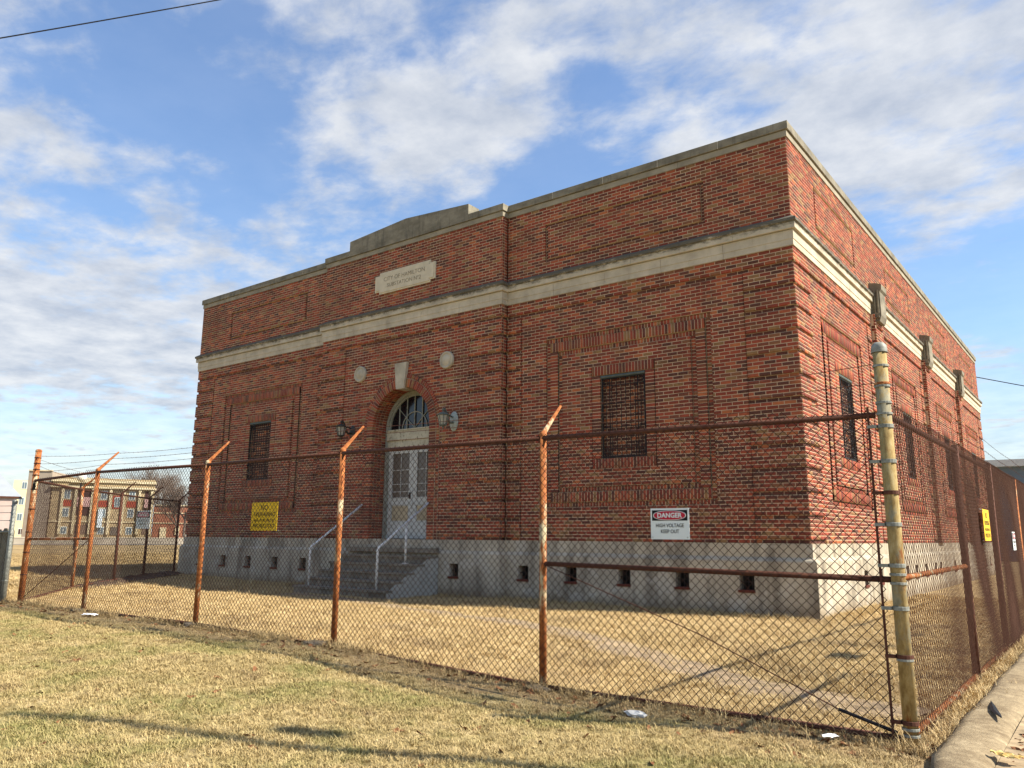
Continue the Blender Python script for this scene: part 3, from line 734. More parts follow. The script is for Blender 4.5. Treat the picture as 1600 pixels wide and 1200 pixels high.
# bevel notch pieces: rim and sunk field, with cut letters
m = notched(px0, px1, pz0, pz1, .17, -PB - .035, -PB + .02, MB()); part(m, 'name_plaque', bld, M_PLQ)
m = notched(px0 + .04, px1 - .04, pz0 + .04, pz1 - .04, .16, -PB - .052, -PB - .03, MB()); part(m, 'plaque_panel', bld, M_PLQ)
M_CUT = plain('weathered_cut_letters', (128, 118, 98), .95, .1)
text_mesh("CITY OF HAMILTON", .165, .002, 'plaque_lettering', M_CUT, Vector((ARC_C, -PB - .0545, B + 6.735)), RFRONT, bld, 1.0, -.002)
text_mesh("SUBSTATION Nº2", .155, .002, 'plaque_lettering', M_CUT, Vector((ARC_C, -PB - .0545, B + 6.555)), RFRONT, bld, 1.02, -.002)

# concrete base with vents
TOPB = [(-.2, B - .27), (.075, B - .295), (.045, B - .24), (.012, B - .215), (.012, B - .001), (-.2, B - .001)]
TOPB = [(-.2, B - .002), (-.2, B - .31), (.088, B - .31), (.075, B - .285), (.014, B - .235), (.014, B - .002)]
VZ0, VZ1, VW = .43, .725, .135
def base_run(w, s0, s1, m0, m1, off, vents):
    m = extrude(w, TOPB, s0, s1, m0, m1, off, gap=0)
    lo = [(-.2, -.3), (.090, -.3), (.090, VZ0), (-.2, VZ0)]; hi = [(-.2, VZ1), (.090, VZ1), (.090, B - .311), (-.2, B - .311)]
    extrude(w, lo, s0, s1, m0, m1, off, mb=m, gap=0); extrude(w, hi, s0, s1, m0, m1, off, mb=m, gap=0)
    cuts = [s0] + [q for v in vents for q in (v - VW, v + VW)] + [s1]
    for i in range(0, len(cuts), 2):
        mid = [(-.2, VZ0), (.090, VZ0), (.090, VZ1), (-.2, VZ1)]
        extrude(w, mid, cuts[i], cuts[i + 1], m0 if i == 0 else 0, m1 if i == len(cuts) - 2 else 0, off, mb=m, gap=0)
    part(m, 'concrete_base', bld, M_CONC)
    o, t, nn = WALLS[w]
    for v in vents:
        m = MB(); c = o + t * v + nn * (off - .05)
        def bx(sa, sb, da, db, za, zb, mb):
            vs = [o + t * s + nn * (off + d) + Vector((0, 0, z)) for z in (za, zb) for (s, d) in ((sa, da), (sb, da), (sb, db), (sa, db))]
            mb.add(vs, [(0, 3, 2, 1), (4, 5, 6, 7), (0, 1, 5, 4), (1, 2, 6, 5), (2, 3, 7, 6), (3, 0, 4, 7)])
        bx(v - VW, v + VW, -.10, -.16, VZ0, VZ1, m)
        vt = part(m, 'basement_vent', bld, M_DARK)
        m = MB()
        for q in (-.07, 0, .07): bx(v + q - .006, v + q + .006, .0, .012, VZ0, VZ1, m)
        bx(v - VW, v + VW, .0, .012, VZ0 + .14, VZ0 + .155, m); g = part(m, 'vent_grille', bld, M_IRON); 
        g.parent = vt; g.matrix_parent_inverse = vt.matrix_parent_inverse.copy() if False else Matrix.Identity(4); g.matrix_basis = Matrix.Identity(4); 
        m = MB(); bx(v - VW - .03, v + VW + .01, -.06, .115, VZ0 - .035, VZ0 + .012, m); sl_ = part(m, 'vent_sill', bld, M_VENTRUST)
        sl_.parent = vt; sl_.matrix_parent_inverse = Matrix.Identity(4); sl_.matrix_basis = Matrix.Identity(4)
base_run('front', -W, -12.99, 1, -1, 0, [-18.48, -17.25, -16.0, -14.75, -13.50])
base_run('front', -12.99, -6.63, 1, 1, PB, [-11.80, -7.86])
base_run('front', -6.63, 0, -1, 1, 0, [-6.06, -4.84, -3.60, -2.37, -1.136])
base_run('side', 0, D, 1, 0, 0, [3.1, 4.35, 7.0, 8.05, 9.3, 10.6, 11.4, 13.8, 15.2, 16.4, 19.6, 20.8, 22.0])
base_run('bayr', -PB, 0, 1, -1, 0, []); base_run('bayl', 0, PB, -1, 1, 0, [])

# window grilles
def grille(w, w0, w1):
    o, t, nn = WALLS[w]; z0, z1 = B + 24 * H + .01, B + 49 * H - .01; d0 = -.058
    def P(s, z, d=0): return o + t * s + nn * (d0 + d) + Vector((0, 0, z))
    def bar(mb, sa, sb, za, zb, th=.014):
        vs = [o + t * s + nn * (d0 + d) + Vector((0, 0, z)) for z in (za, zb) for (s, d) in ((sa, th), (sb, th), (sb, 0), (sa, 0))]
        mb.add(vs, [(0, 3, 2, 1), (4, 5, 6, 7), (0, 1, 5, 4), (1, 2, 6, 5), (2, 3, 7, 6), (3, 0, 4, 7)])
    m = MB(); a, b = w0 + .012, w1 - .012; f = .03
    bar(m, a, a + f, z0, z1, .02); bar(m, b - f, b, z0, z1, .02); bar(m, a + f, b - f, z0, z0 + f, .02); bar(m, a + f, b - f, z1 - f - .05, z1 - .05, .02)
    g = part(m, 'window_grille', bld, M_IRON)
    def sub(mb, name, mat=M_IRON):
        ob = mb.obj(name, mat); ob.parent = g; return ob
    m = MB(); q = .18
    for s in (a + q, b - q): bar(m, s, s + .014, z0 + f, z1 - f - .05)
    for z in (z0 + q, z0 + .62, z0 + 1.12, z1 - q - .05): bar(m, a + f, b - f, z, z + .014, .010)
    sub(m, 'grille_inner_frame')
    n = 6
    for i in range(n):
        s = a + q + (b - a - 2 * q) * (i + .5) / n; m = MB(); bar(m, s - .006, s + .006, z0 + f, z1 - f - .05, .012); sub(m, 'grille_bar')
    for s in (a + .10, b - .10):
        m = MB(); bar(m, s - .005, s + .005, z0 + q, z1 - q - .05, .012); sub(m, 'grille_bar')
    for s in (a + .1, b - .1):
        for z in (z0 + .1, z1 - .15):
            m = MB(); m.tube([P(s + .055 * math.cos(k * math.pi / 8), z + .055 * math.sin(k * math.pi / 8), .008) for k in range(17)], .009, 5); 
            m.tube([P(s + .03 * math.cos(k * math.pi / 5), z + .03 * math.sin(k * math.pi / 5), .008) for k in range(11)], .006, 4); sub(m, 'grille_scroll')
    m = MB()
    for i in range(9):
        z = z0 + .27 + i * .15
        for s in (a + q + .1 * ((i % 2) + .5) , b - q - .1 * ((i % 2) + .5)):
            m.tube([P(s + .045 * math.cos(k * math.pi / 4), z + .03 * math.sin(k * math.pi / 4), .01) for k in range(9)], .006, 4)
    sub(m, 'grille_scroll')
    m = MB(); bar(m, w0 + .004, w1 - .004, z1 - .046, z1 + .006, -.03)
    m.tube([P(w0 + .005, z1 - .03, .02), P(w1 - .005, z1 - .03, .02)], .03, 10); sub(m, 'steel_head', M_STEELGREEN)
for (o0, o1, w0, w1) in FRONT_PANELS: grille('front', w0, w1)
for (o0, o1, w0, w1) in SIDE_PANELS: grille('side', w0, w1)

# door set: frame, fanlight, two leaves
YD = .26; X0, X1 = ARC_C - 1.0, ARC_C + 1.0
def arc_band(r0, r1, y0, y1, n=40, mb=None, cx=ARC_C, cz=ARC_Z):
    mb = mb or MB(); k0 = len(mb.v)
    for i in range(n + 1):
        t = math.pi * i / n; c, s = math.cos(t), math.sin(t)
        for r, y in ((r0, y0), (r1, y0), (r1, y1), (r0, y1)): mb.v.append((cx + r * c, y, cz + r * s))
    for i in range(n):
        for j in range(4): mb.f.append((k0 + i * 4 + j, k0 + i * 4 + (j + 1) % 4, k0 + (i + 1) * 4 + (j + 1) % 4, k0 + (i + 1) * 4 + j)); mb.m.append(0)
    return mb
m = MB(); zt = B + 2.50
m.box(X0 + .008, X0 + .09, YD, YD + .12, B, ARC_Z); m.box(X1 - .09, X1 - .008, YD, YD + .12, B, ARC_Z); arc_band(.90, .992, YD, YD + .12, mb=m)
m.box(X0 + .09, X0 + .115, YD + .03, YD + .12, B, zt); m.box(X1 - .115, X1 - .09, YD + .03, YD + .12, B, zt)
part(m, 'door_frame', bld, M_FRAME)
m = MB(); m.box(X0 + .09, X1 - .09, YD - .03, YD + .1, zt, ARC_Z - .03); m.box(X0 + .09, X1 - .09, YD - .055, YD + .1, ARC_Z - .03, ARC_Z + .005)
m.box(X0 + .09, X1 - .09, YD + .01, YD + .1, zt - .2, zt); part(m, 'transom_bar', bld, M_TRANS)
m = MB(); vs = [(ARC_C, YD + .07, ARC_Z)] + [(ARC_C + .905 * math.cos(math.pi * i / 32), YD + .07, ARC_Z + .905 * math.sin(math.pi * i / 32)) for i in range(33)]
m.add(vs, [(0, i, i + 1) for i in range(1, 33)]); fan = part(m, 'fanlight', bld, M_GLASS)
def fsub(mb, name, mat=M_FRAME): ob = mb.obj(name, mat); ob.parent = fan; return ob
m = arc_band(.855, .90, YD + .03, YD + .07); fsub(m, 'fanlight_rim')
for dx in (-.54, -.27, 0, .27, .54):
    m = MB(); m.box(ARC_C + dx - .012, ARC_C + dx + .012, YD + .035, YD + .06, ARC_Z, ARC_Z + math.sqrt(.87 ** 2 - dx * dx)); fsub(m, 'glazing_bar')
m = arc_band(.43, .452, YD + .045, YD + .065); fsub(m, 'glazing_bar')
for sg in (-1, 1):
    m = MB(); m.tube([(ARC_C, YD + .055, ARC_Z + .03), (ARC_C + sg * .62, YD + .055, ARC_Z + .6)], .012, 5); fsub(m, 'glazing_bar')
def leaf(x0, x1, hinge):
    z0, z1 = B + .02, zt - .2; y0, y1 = YD + .05, YD + .095; st = .135
    m = MB(); ga, gb = x0 + st, x1 - st; gz0, gz1 = B + 1.04, z1 - .14
    m.box(x0, ga, y0, y1, z0, z1); m.box(gb, x1, y0, y1, z0, z1); m.box(ga, gb, y0, y1, gz1, z1); m.box(ga, gb, y0, y1, B + .86, gz0); m.box(ga, gb, y0, y1, z0, B + .42)
    m.box(ga, gb, y0 + .02, y1, B + .42, B + .86); m.box(ga - .01, gb + .01, y0 - .012, y0 + .01, gz0 - .025, gz0)
    m.box(ga + .0, gb - .0, y0 - .008, y0 + .01, B + .845, B + .875)
    lf = part(m, 'door_leaf', bld, M_DOOR)
    def sub(mb, name, mat): ob = mb.obj(name, mat); ob.parent = lf; return ob
    m = MB(); m.box(ga, gb, y0 + .026, y0 + .032, gz0, gz1); sub(m, 'door_glass', M_DGLASS)
    for fr in (.13, .30, .62):
        z = gz0 + (gz1 - gz0) * fr; m = MB(); m.box(ga, gb, y0 + .008, y0 + .024, z - .009, z + .009); sub(m, 'glazing_bar', M_DOOR)
    m = MB(); xm = (ga + gb) / 2; m.box(xm - .009, xm + .009, y0 + .006, y0 + .022, gz0, gz1); sub(m, 'glazing_bar', M_DOOR)
    m = MB(); m.box(ga + .02, gb - .02, y0 + .012, y0 + .018, B + .46, B + .82); sub(m, 'door_panel', plain('tan_stained_panel', (166, 152, 124), .8, .25, 5))
    if hinge < 0: m = MB(); m.box(x1 - .1, x1 - .06, y0 - .02, y0, B + 1.0, B + 1.16); m.tube([(x1 - .08, y0 - .06, B + 1.08), (x1 - .08, y0, B + 1.08)], .022, 8); sub(m, 'door_knob', M_IRON)
leaf(X0 + .12, ARC_C - .004, -1); leaf(ARC_C + .004, X1 - .12, 1)
m = MB(); m.box(X0, X1, -PB + .0, .4, B - .04, B + .008); part(m, 'door_sill', bld, M_CONC)
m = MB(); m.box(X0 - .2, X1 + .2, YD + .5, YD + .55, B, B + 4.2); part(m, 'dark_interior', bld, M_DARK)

# ---------------- sconces
def sconce(x, label, dark):
    mt = M_LAMPDARK if dark else M_LAMP; q_ = 1.0 if dark else 1.3
    t = empty('wall_lantern', (x, -PB, B + 2.75), label, 'lamp', 'wall lanterns beside the arched door')
    m = MB(); n = 20; prof = [(.0, .045), (.05, .04), (.09, .022), (.105, .0)]
    for r, h in prof:
        for j in range(n):
            a = 2 * math.pi * j / n; m.v.append((x + q_ * r * math.cos(a), -PB - h - .002, B + 2.75 + q_ * 1.75 * r * math.sin(a)))
    for q in range(3):
        for j in range(n): m.f.append((q * n + j, q * n + (j + 1) % n, (q + 1) * n + (j + 1) % n, (q + 1) * n + j)); m.m.append(0)
    part(m, 'backplate', t, mt if dark else plain('pale_verdigris_plate', (146, 154, 146), .6, .35, 30), True)
    m = MB(); pts = [(x, -PB - .03, B + 2.72), (x, -PB - .14, B + 2.70), (x, -PB - .23, B + 2.78), (x, -PB - .28, B + 2.93), (x, -PB - .34, B + 3.02), (x, -PB - .40, B + 2.99)]
    m.tube(pts, [.03, .028, .03, .026, .02, .018], 8); m.tube([(x, -PB - .06, B + 2.84), (x, -PB - .16, B + 2.88), (x, -PB - .26, B + 2.82)], .02, 6); part(m, 'arm', t, mt, True)
    c = (x, -PB - .38, B + 2.62)
    m = MB(); m.lathe([(.001, .40), (.03, .37), (.035, .34), (.015, .33), (.02, .31), (.06, .295), (.12, .26), (.155, .235), (.15, .225), (.04, .225)], c, 'Z', 12); part(m, 'lantern_cap', t, mt)
    m = MB(); m.lathe([(.075, .0), (.128, .222)], c, 'Z', 8); part(m, 'lantern_glass', t, M_LGLASS)
    m = MB()
    for k in range(8):
        a = 2 * math.pi * k / 8; m.tube([(c[0] + .079 * math.cos(a), c[1] + .079 * math.sin(a), c[2]), (c[0] + .132 * math.cos(a), c[1] + .132 * math.sin(a), c[2] + .225)], .010, 5)
    m.lathe([(.082, .012), (.09, .0), (.075, -.02), (.03, -.035), (.018, -.05), (.022, -.075), (.001, -.10)], c, 'Z', 12); part(m, 'lantern_frame', t, mt)
sconce(-11.60, 'dark corroded wall lantern on bracket left of the arched doorway', True)
sconce(-8.03, 'grey green wall lantern on bracket right of the arched doorway', False)

# ---------------- front steps
st = empty('entrance_steps', (ARC_C, -1.0, 0), 'concrete entrance steps with pale painted cheek rising to the grey double door', 'steps')
SX0, SX1 = -11.40, -8.34
for i, (zt_, yn) in enumerate(((B - 1.07, -1.95), (B - .895, -1.61), (B - .72, -1.28), (B - .545, -.95), (B - .37, -.62))):
    m = MB(); e = .02 * i
    m.box(SX0 + e, SX1 - .004, yn, -.32 if i == 4 else -.30, (-.2 if i == 0 else zt_ - .175 + .002), zt_)
    m.box(SX0 + e - .03, SX1 + .02, yn - .03, yn + .2, zt_ - .045, zt_ + .003)
    part(m, 'step', st, M_STEP)
m = MB(); m.box(SX0, SX1 + .02, -.31 - .1, -.30, B - .30, B - .19); part(m, 'landing', st, M_STEP)
m = MB(); x = SX1; vs = [(-1.9, -.2), (-.31, -.2), (-.31, B - .42), (-.62, B - .42), (-.95, B - .595), (-1.28, B - .77), (-1.61, B - .945), (-1.9, B - 1.12)]
k = len(vs); m.add([(x - .003, y, z) for y, z in vs] + [(x + .012, y, z) for y, z in vs], [tuple(range(k, 2 * k)), tuple(range(k - 1, -1, -1))] + [(i, (i + 1) % k, (i + 1) % k + k, i + k) for i in range(k)])
part(m, 'painted_cheek', st, M_CHEEK)
for x, lb in ((-11.08, 'left'), (-8.78, 'right')):
    t = empty('stair_handrail', (x, -1.8, B - 1.07), 'white painted pipe handrail on the %s side of the entrance steps' % lb, 'handrail', 'pipe handrails of the entrance steps')
    m = MB(); m.tube([(x, -1.78, B - 1.068), (x, -1.78, B - .24), (x, -1.75, B - .18), (x, -1.69, B - .14), (x, -.22, B + .85)], .028, 8); part(m, 'rail', t, M_WHITEPIPE, True)
    m = MB(); m.tube([(x, -.92, B - .545), (x, -.92, B + .35)], .026, 8); part(m, 'post', t, M_WHITEPIPE, True)
    m = MB(); m.lathe([(.001, .04), (.06, .035), (.09, .0)], (x, -.92, B - .55), 'Z', 8); part(m, 'footing', t, plain('broken_pale_mortar', (176, 168, 156), .95, .2))
# ------------------------------------------------------------------ chain-link fences
PIT = .03575
def fence_fabric(A, Bp, zb, zt_, r=.0031, seed=0, bulge=.02, sub=1):
    """interlocked zigzag wires from A to B (xy); zb/zt give the lower and upper edge along the run"""
    A = np.array(A, float); Bp = np.array(Bp, float); Lr = np.hypot(*(Bp - A)); t = (Bp - A) / Lr; nn = np.array([t[1], -t[0]])
    nw = int(Lr / PIT); V, F = [], []; k0 = 0; ph = np.random.default_rng(seed).uniform(0, 6, 4)
    for j in range(nw):
        s0 = j * PIT; b = zb(s0); tp = zt_(s0); n = int((tp - b) / PIT) + 1
        k = np.arange(n); kz = np.floor(b / PIT) + k; z = kz * PIT
        s = s0 + np.where((kz.astype(int) + j) % 2 == 0, 0.0, PIT * 1.0)
        bend = .0016 * np.where((kz.astype(int) + j) % 2 == 0, 1, -1)
        w = bulge * (np.sin(s * 1.3 + ph[0]) * np.sin(z * 2.2 + ph[1]) + .5 * np.sin(s * 2.9 + ph[2] + z * 1.4)) * np.clip((z - b) * 3, 0, 1) * np.clip((tp - .1 - z) * 3, 0, 1)
        dz = .012 * np.sin(s * 2.1 + ph[3]) * np.sin(z * 3)
        P = np.stack([A[0] + t[0] * s + nn[0] * (w + bend), A[1] + t[1] * s + nn[1] * (w + bend), z + dz], 1)
        up_ = np.array([0, 0, 1.0])
        ring_ = [np.array([nn[0], nn[1], 0]) * r, np.array([-nn[0] * .5, -nn[1] * .5, 0]) * r + np.array([t[0], t[1], 0]) * r * 1.1, np.array([-nn[0] * .5, -nn[1] * .5, 0]) * r - np.array([t[0], t[1], 0]) * r * 1.1]
        V.append(np.concatenate([P + q for q in ring_])); a = np.arange(n - 1)
        for q in range(3):
            p = (q + 1) % 3; F.append(np.stack([k0 + q * n + a, k0 + p * n + a, k0 + p * n + a + 1, k0 + q * n + a + 1], 1))
        k0 += 3 * n
    V = np.concatenate(V); F = np.concatenate(F); me = bpy.data.meshes.new('chain_link_fabric')
    me.vertices.add(len(V)); me.vertices.foreach_set('co', V.ravel()); me.loops.add(F.size); me.loops.foreach_set('vertex_index', F.ravel().astype(np.int32))
    me.polygons.add(len(F)); me.polygons.foreach_set('loop_start', np.arange(0, F.size, 4, dtype=np.int32)); me.polygons.foreach_set('loop_total', np.full(len(F), 4, np.int32))
    me.update(calc_edges=True); return me
FY = -7.93; RZ = B + 1.01
PX = [2.96, -.03, -2.87, -5.645, -8.80, -11.13]
RAILZ = [B + .965, B + 1.0, B + 1.02, B + 1.02, B + 1.055, B + 1.0]
def interp(xs, zs): return lambda x: float(np.interp(x, xs[::-1] if xs[0] > xs[-1] else xs, zs[::-1] if xs[0] > xs[-1] else zs))
railf = interp(PX, RAILZ); BOTZ = [.035, .030, .125, .175, .15, .12]; botf = interp(PX, BOTZ)
def mk_post(parent, x, y, z0, z1, r, mat, arm=None, name='post'):
    m = MB(); m.tube([(x, y, z0), (x, y, z1)], r, 12); m.lathe([(r * 1.08, 0), (r * 1.08, .02), (r * .8, .04), (.001, .05)], (x, y, z1), 'Z', 12)
    part(m, name, parent, mat, True)
    if arm is not None:
        ax, ay, az = arm; m = MB(); p0 = Vector((x, y, z1 + .02)); p1 = p0 + Vector(arm)
        m.tube([p0 - Vector((0, 0, .05)), p0, p1], [.030, .026, .014], 6); part(m, 'barbed_wire_arm', parent, mat)
def strand(parent, pts, sag=.03, mat=None, n=14):
    m = MB(); out = []
    for a, b in zip(pts[:-1], pts[1:]):
        a, b = Vector(a), Vector(b); k = max(3, int((b - a).length / .28))
        for i in range(k): t = i / k; p = a.lerp(b, t); p.z -= sag * 4 * t * (1 - t); out.append(p)
    out.append(Vector(pts[-1])); m.tube(out, .0028, 4)
    for i in range(1, len(out)):
        L_ = (out[i] - out[i - 1]).length; 
        for q in range(max(1, int(L_ / .13))):
            c = out[i - 1].lerp(out[i], (q + .5) / max(1, int(L_ / .13))); d = Vector((random.uniform(-.3, .3), random.uniform(-1, 1), random.uniform(-1, 1))).normalized() * .014
            m.tube([c - d, c + d], .0016, 3, cap=False)
    return part(m, 'barbed_wire', parent, mat or M_RAILRUST, kind='stuff') 
# --- front run
ff = empty('chain_link_fence', (-4.0, FY, 0), 'long rusty chain link fence with leaning barbed wire arms before the brick facade', 'fence', None)
me = fence_fabric((PX[0] - .08, FY - .03), (PX[-1], FY - .03), lambda s: botf(PX[0] - s) - .03, lambda s: railf(PX[0] - s) + .07, seed=1, bulge=.022)
me.materials.append(M_WIRE); at_parent(link(bpy.data.objects.new('chain_link_fabric', me), None, 'stuff'), ff)
ARMV = (0, .30, .31)
for i in range(1, 5): mk_post(ff, PX[i], FY, -.1 + float(gz(PX[i], FY)), RAILZ[i] + .02, .034, M_POSTRUST, ARMV)
mk_post(ff, PX[0], FY, -.1, B + 1.43, .048, M_CORNERPOST, name='corner_post'); mk_post(ff, PX[5], FY, 0, B + 1.52, .05, M_POSTRUST, name='corner_post')
for i in range(5):
    dr = .05 if i == 0 else 0
    m = MB(); m.tube([(PX[i] - (.06 if i == 0 else 0), FY - .012, RAILZ[i]), (PX[i + 1], FY - .012, RAILZ[i + 1])], .022, 10); part(m, 'top_rail', ff, M_RAILRUST, True)
    m = MB(); m.tube([(PX[i] - (.06 if i == 0 else 0), FY - .012, BOTZ[i]), (PX[i + 1], FY - .012, BOTZ[i + 1])], .021, 8); part(m, 'bottom_rail', ff, M_RAILRUST, True)
m = MB(); m.tube([(PX[0] - .05, FY, B - .185), (PX[1] + .03, FY, B - .155)], .022, 10); part(m, 'brace_rail', ff, M_RAILRUST, True)
m = MB(); m.tube([(PX[4] - .03, FY, B - .0), (PX[5] + .03, FY, B - .02)], .022, 8); part(m, 'brace_rail', ff, M_POSTRUST, True)
m = MB(); m.tube([(PX[1] + .05, FY - .02, B - .17), (1.5, FY - .02, B - .66), (PX[0] - .45, FY - .02, .17)], .0045, 6); part(m, 'truss_rod', ff, M_RAILRUST)
m = MB(); m.tube([(PX[0] - .45, FY - .02, .17), (PX[0] - .08, FY - .02, .07)], .012, 6); part(m, 'turnbuckle', ff, M_IRON)
m = MB(); m.tube([(PX[4] - .05, FY - .02, B - .03), (PX[5] + .1, FY - .02, .22)], .006, 5); part(m, 'truss_rod', ff, M_RAILRUST)
# tension bar and bands on the corner post
m = MB(); m.tube([(PX[0] - .105, FY - .03, .02), (PX[0] - .105, FY - .03, RAILZ[0] + .06)], .009, 6); part(m, 'tension_bar', ff, M_RAILRUST)
for z, mt in ((.14, M_RAILRUST), (.56, M_RAILRUST), (.875, M_GALV), (1.16, M_GALV), (1.44, M_GALV), (1.88, M_GALV), (1.66, M_RAILRUST), (2.13, M_GALV)):
    m = MB(); m.lathe([(.052, -.014), (.055, -.012), (.055, .012), (.052, .014)], (PX[0], FY, z), 'Z', 16); m.box(PX[0] - .115, PX[0] - .05, FY - .045, FY - .02, z - .011, z + .011); part(m, 'tension_band', ff, mt)
for z, mt in ((.10, M_GALV), (.06, M_GALV), (.54, M_GALV), (1.10, M_GALV), (1.04, M_GALV), (2.30, M_GALV), (2.42, M_GALV), (2.44, M_POSTRUST), (2.57, M_GALV), (2.22, M_GALV)):
    m = MB(); m.lathe([(.052, -.009), (.055, -.007), (.055, .007), (.052, .009)], (PX[0], FY, z), 'Z', 16); part(m, 'post_band', ff, mt)
m = MB(); m.lathe([(.056, 0), (.056, .03), (.05, .055), (.03, .075), (.001, .08)], (PX[0], FY, B + 1.42), 'Z', 16); part(m, 'dome_cap', ff, M_GALV, True)
for z in (.62, 1.0, 1.35, 1.75, 2.1, 2.35, 2.45, 2.56, 2.66):
    m = MB(); m.lathe([(.052, -.009), (.056, -.007), (.056, .007), (.052, .009)], (PX[5], FY, z), 'Z', 10); m.box(PX[5] + .03, PX[5] + .1, FY - .04, FY - .02, z - .01, z + .01); part(m, 'post_band', ff, M_RAILRUST)
m = MB(); m.box(PX[5] + .06, PX[5] + .16, FY - .06, FY - .045, B + .83, B + .95); part(m, 'metal_tag', ff, M_DARK)
for q, (dz0, fr) in enumerate(((B + 1.08, .33), (B + 1.20, .66), (B + 1.34, .97))):
    pts = [(PX[0] - .06, FY, dz0)] + [(PX[i], FY + ARMV[1] * fr, RAILZ[i] + .03 + ARMV[2] * fr) for i in range(1, 5)] + [(PX[5] + .05, FY, B + 1.16 + .14 * q)]
    strand(ff, pts, .02)
for i in range(1, 5):   # lumps of footing concrete at the posts
    pass
# --- right run
fr_ = empty('chain_link_fence', (2.97, -2, 0), 'rusty chain link fence running back from the yellowed corner post beside the kerb', 'fence')
RY = [FY, -4.95, -2.42, .55, 3.55, 6.5]; RX = 2.965
me = fence_fabric((RX + .03, FY + .08), (RX + .03, RY[-1]), lambda s: .0, lambda s: B + 1.04, r=.0023, seed=5, bulge=.018)
me.materials.append(M_WIRER); at_parent(link(bpy.data.objects.new('chain_link_fabric', me), None, 'stuff'), fr_)
for i in range(1, 6): mk_post(fr_, RX, RY[i], -.1, B + .99, .036, M_RAILRUST if i != 3 else M_POSTRUST, None)
for i in range(5):
    m = MB(); m.tube([(RX, RY[i] + (.06 if i == 0 else 0), B + .965), (RX, RY[i + 1], B + .975)], .022, 8); part(m, 'top_rail', fr_, M_RAILRUST, True)
    m = MB(); m.tube([(RX + .0, RY[i] + (.06 if i == 0 else 0), .06), (RX, RY[i + 1], .06)], .024, 8); part(m, 'bottom_rail', fr_, M_POSTRUST, True)
m = MB(); m.tube([(RX, RY[0] + .05, B - .175), (RX, RY[1] - .03, B - .165)], .022, 8); part(m, 'brace_rail', fr_, M_POSTRUST, True)
for q, z in enumerate((B + 1.08, B + 1.20, B + 1.34)): strand(fr_, [(RX, FY + .06, z)] + [(RX, y, z - .01) for y in RY[1:]], .015)
# --- far left run
fl = empty('chain_link_fence', (-15.3, -4.0, 0), 'rusty chain link fence angling back from the far left corner post to the building', 'fence')
LP = [(-11.13, FY), (-13.96, -5.83), (-15.86, -4.0), (-17.75, -2.24), (-19.35, -.42)]
LR = [B + 1.0, B + 1.03, B + 1.05, B + 1.07, B + 1.10]; LZ = [.12, .14, .15, .15, .12]
for i in range(4):
    a, b = LP[i], LP[i + 1]; Ls = math.hypot(b[0] - a[0], b[1] - a[1])
    me = fence_fabric(a, b, lambda s, i=i: LZ[i] + (LZ[i + 1] - LZ[i]) * s / Ls, lambda s, i=i: LR[i] + .05, seed=9 + i, r=.0026)
    me.materials.append(M_WIRE); at_parent(link(bpy.data.objects.new('chain_link_fabric', me), None, 'stuff'), fl)
    m = MB(); m.tube([(*a, LR[i]), (*b, LR[i + 1])], .024, 6); part(m, 'top_rail', fl, M_RAILRUST)
    m = MB(); m.tube([(*a, LZ[i] + .05), (*b, LZ[i + 1] + .05)], .024, 6); part(m, 'bottom_rail', fl, M_RAILRUST)
for i in range(1, 5): mk_post(fl, *LP[i], 0, LR[i] + .02, .036, M_POSTRUST if i < 2 else M_RAILRUST, (.22, .22, .30))
for fr2 in (.4, .95): strand(fl, [(*LP[0], B + 1.2 + .2 * fr2)] + [(LP[i][0] + .22 * fr2, LP[i][1] + .22 * fr2, LR[i] + .02 + .3 * fr2) for i in range(1, 5)], .02)

# --- neighbour's galvanised fence with wooden pickets behind it, at the left edge
gf = empty('galvanised_fence', (-12.4, -8.4, 0), 'grey galvanised fence end with round post and weathered wooden pickets at the left edge', 'fence')
GP = (-11.62, -8.03)
m = MB(); m.tube([(*GP, .0), (*GP, B + .62)], .042, 14); m.lathe([(.046, 0), (.046, .03), (.03, .055), (.001, .06)], (*GP, B + .61), 'Z', 14); part(m, 'post', gf, M_GALV, True)
GE = (-15.2, -9.2)
me = fence_fabric((GP[0] - .05, GP[1]), GE, lambda s: .1, lambda s: B + .12, seed=3, r=.0022); me.materials.append(M_GALVW)
at_parent(link(bpy.data.objects.new('chain_link_fabric', me), None, 'stuff'), gf)
m = MB(); m.tube([(*GP, B + .10), (*GE, B + .10)], .018, 8); part(m, 'top_rail', gf, M_GALV, True)
for z in (.30, .44, .56):
    m = MB(); m.tube([(GP[0], GP[1] - .03, B + z), (*GE, B + z)], .005, 4); part(m, 'wire_strand', gf, M_GALVW)
    m = MB(); m.box(GP[0] - .07, GP[0] - .03, GP[1] - .03, GP[1] + .01, B + z - .012, B + z + .012); part(m, 'wire_clip', gf, M_GALV)
for z in (.16, .5, .9, 1.3):
    m = MB(); m.lathe([(.046, -.01), (.05, -.008), (.05, .008), (.046, .01)], (*GP, z), 'Z', 12); m.box(GP[0] - .09, GP[0] - .04, GP[1] - .01, GP[1] + .01, z - .01, z + .01); part(m, 'tension_band', gf, M_GALV)
dv = Vector((GE[0] - GP[0], GE[1] - GP[1], 0)).normalized(); nv = Vector((-dv.y, dv.x, 0))
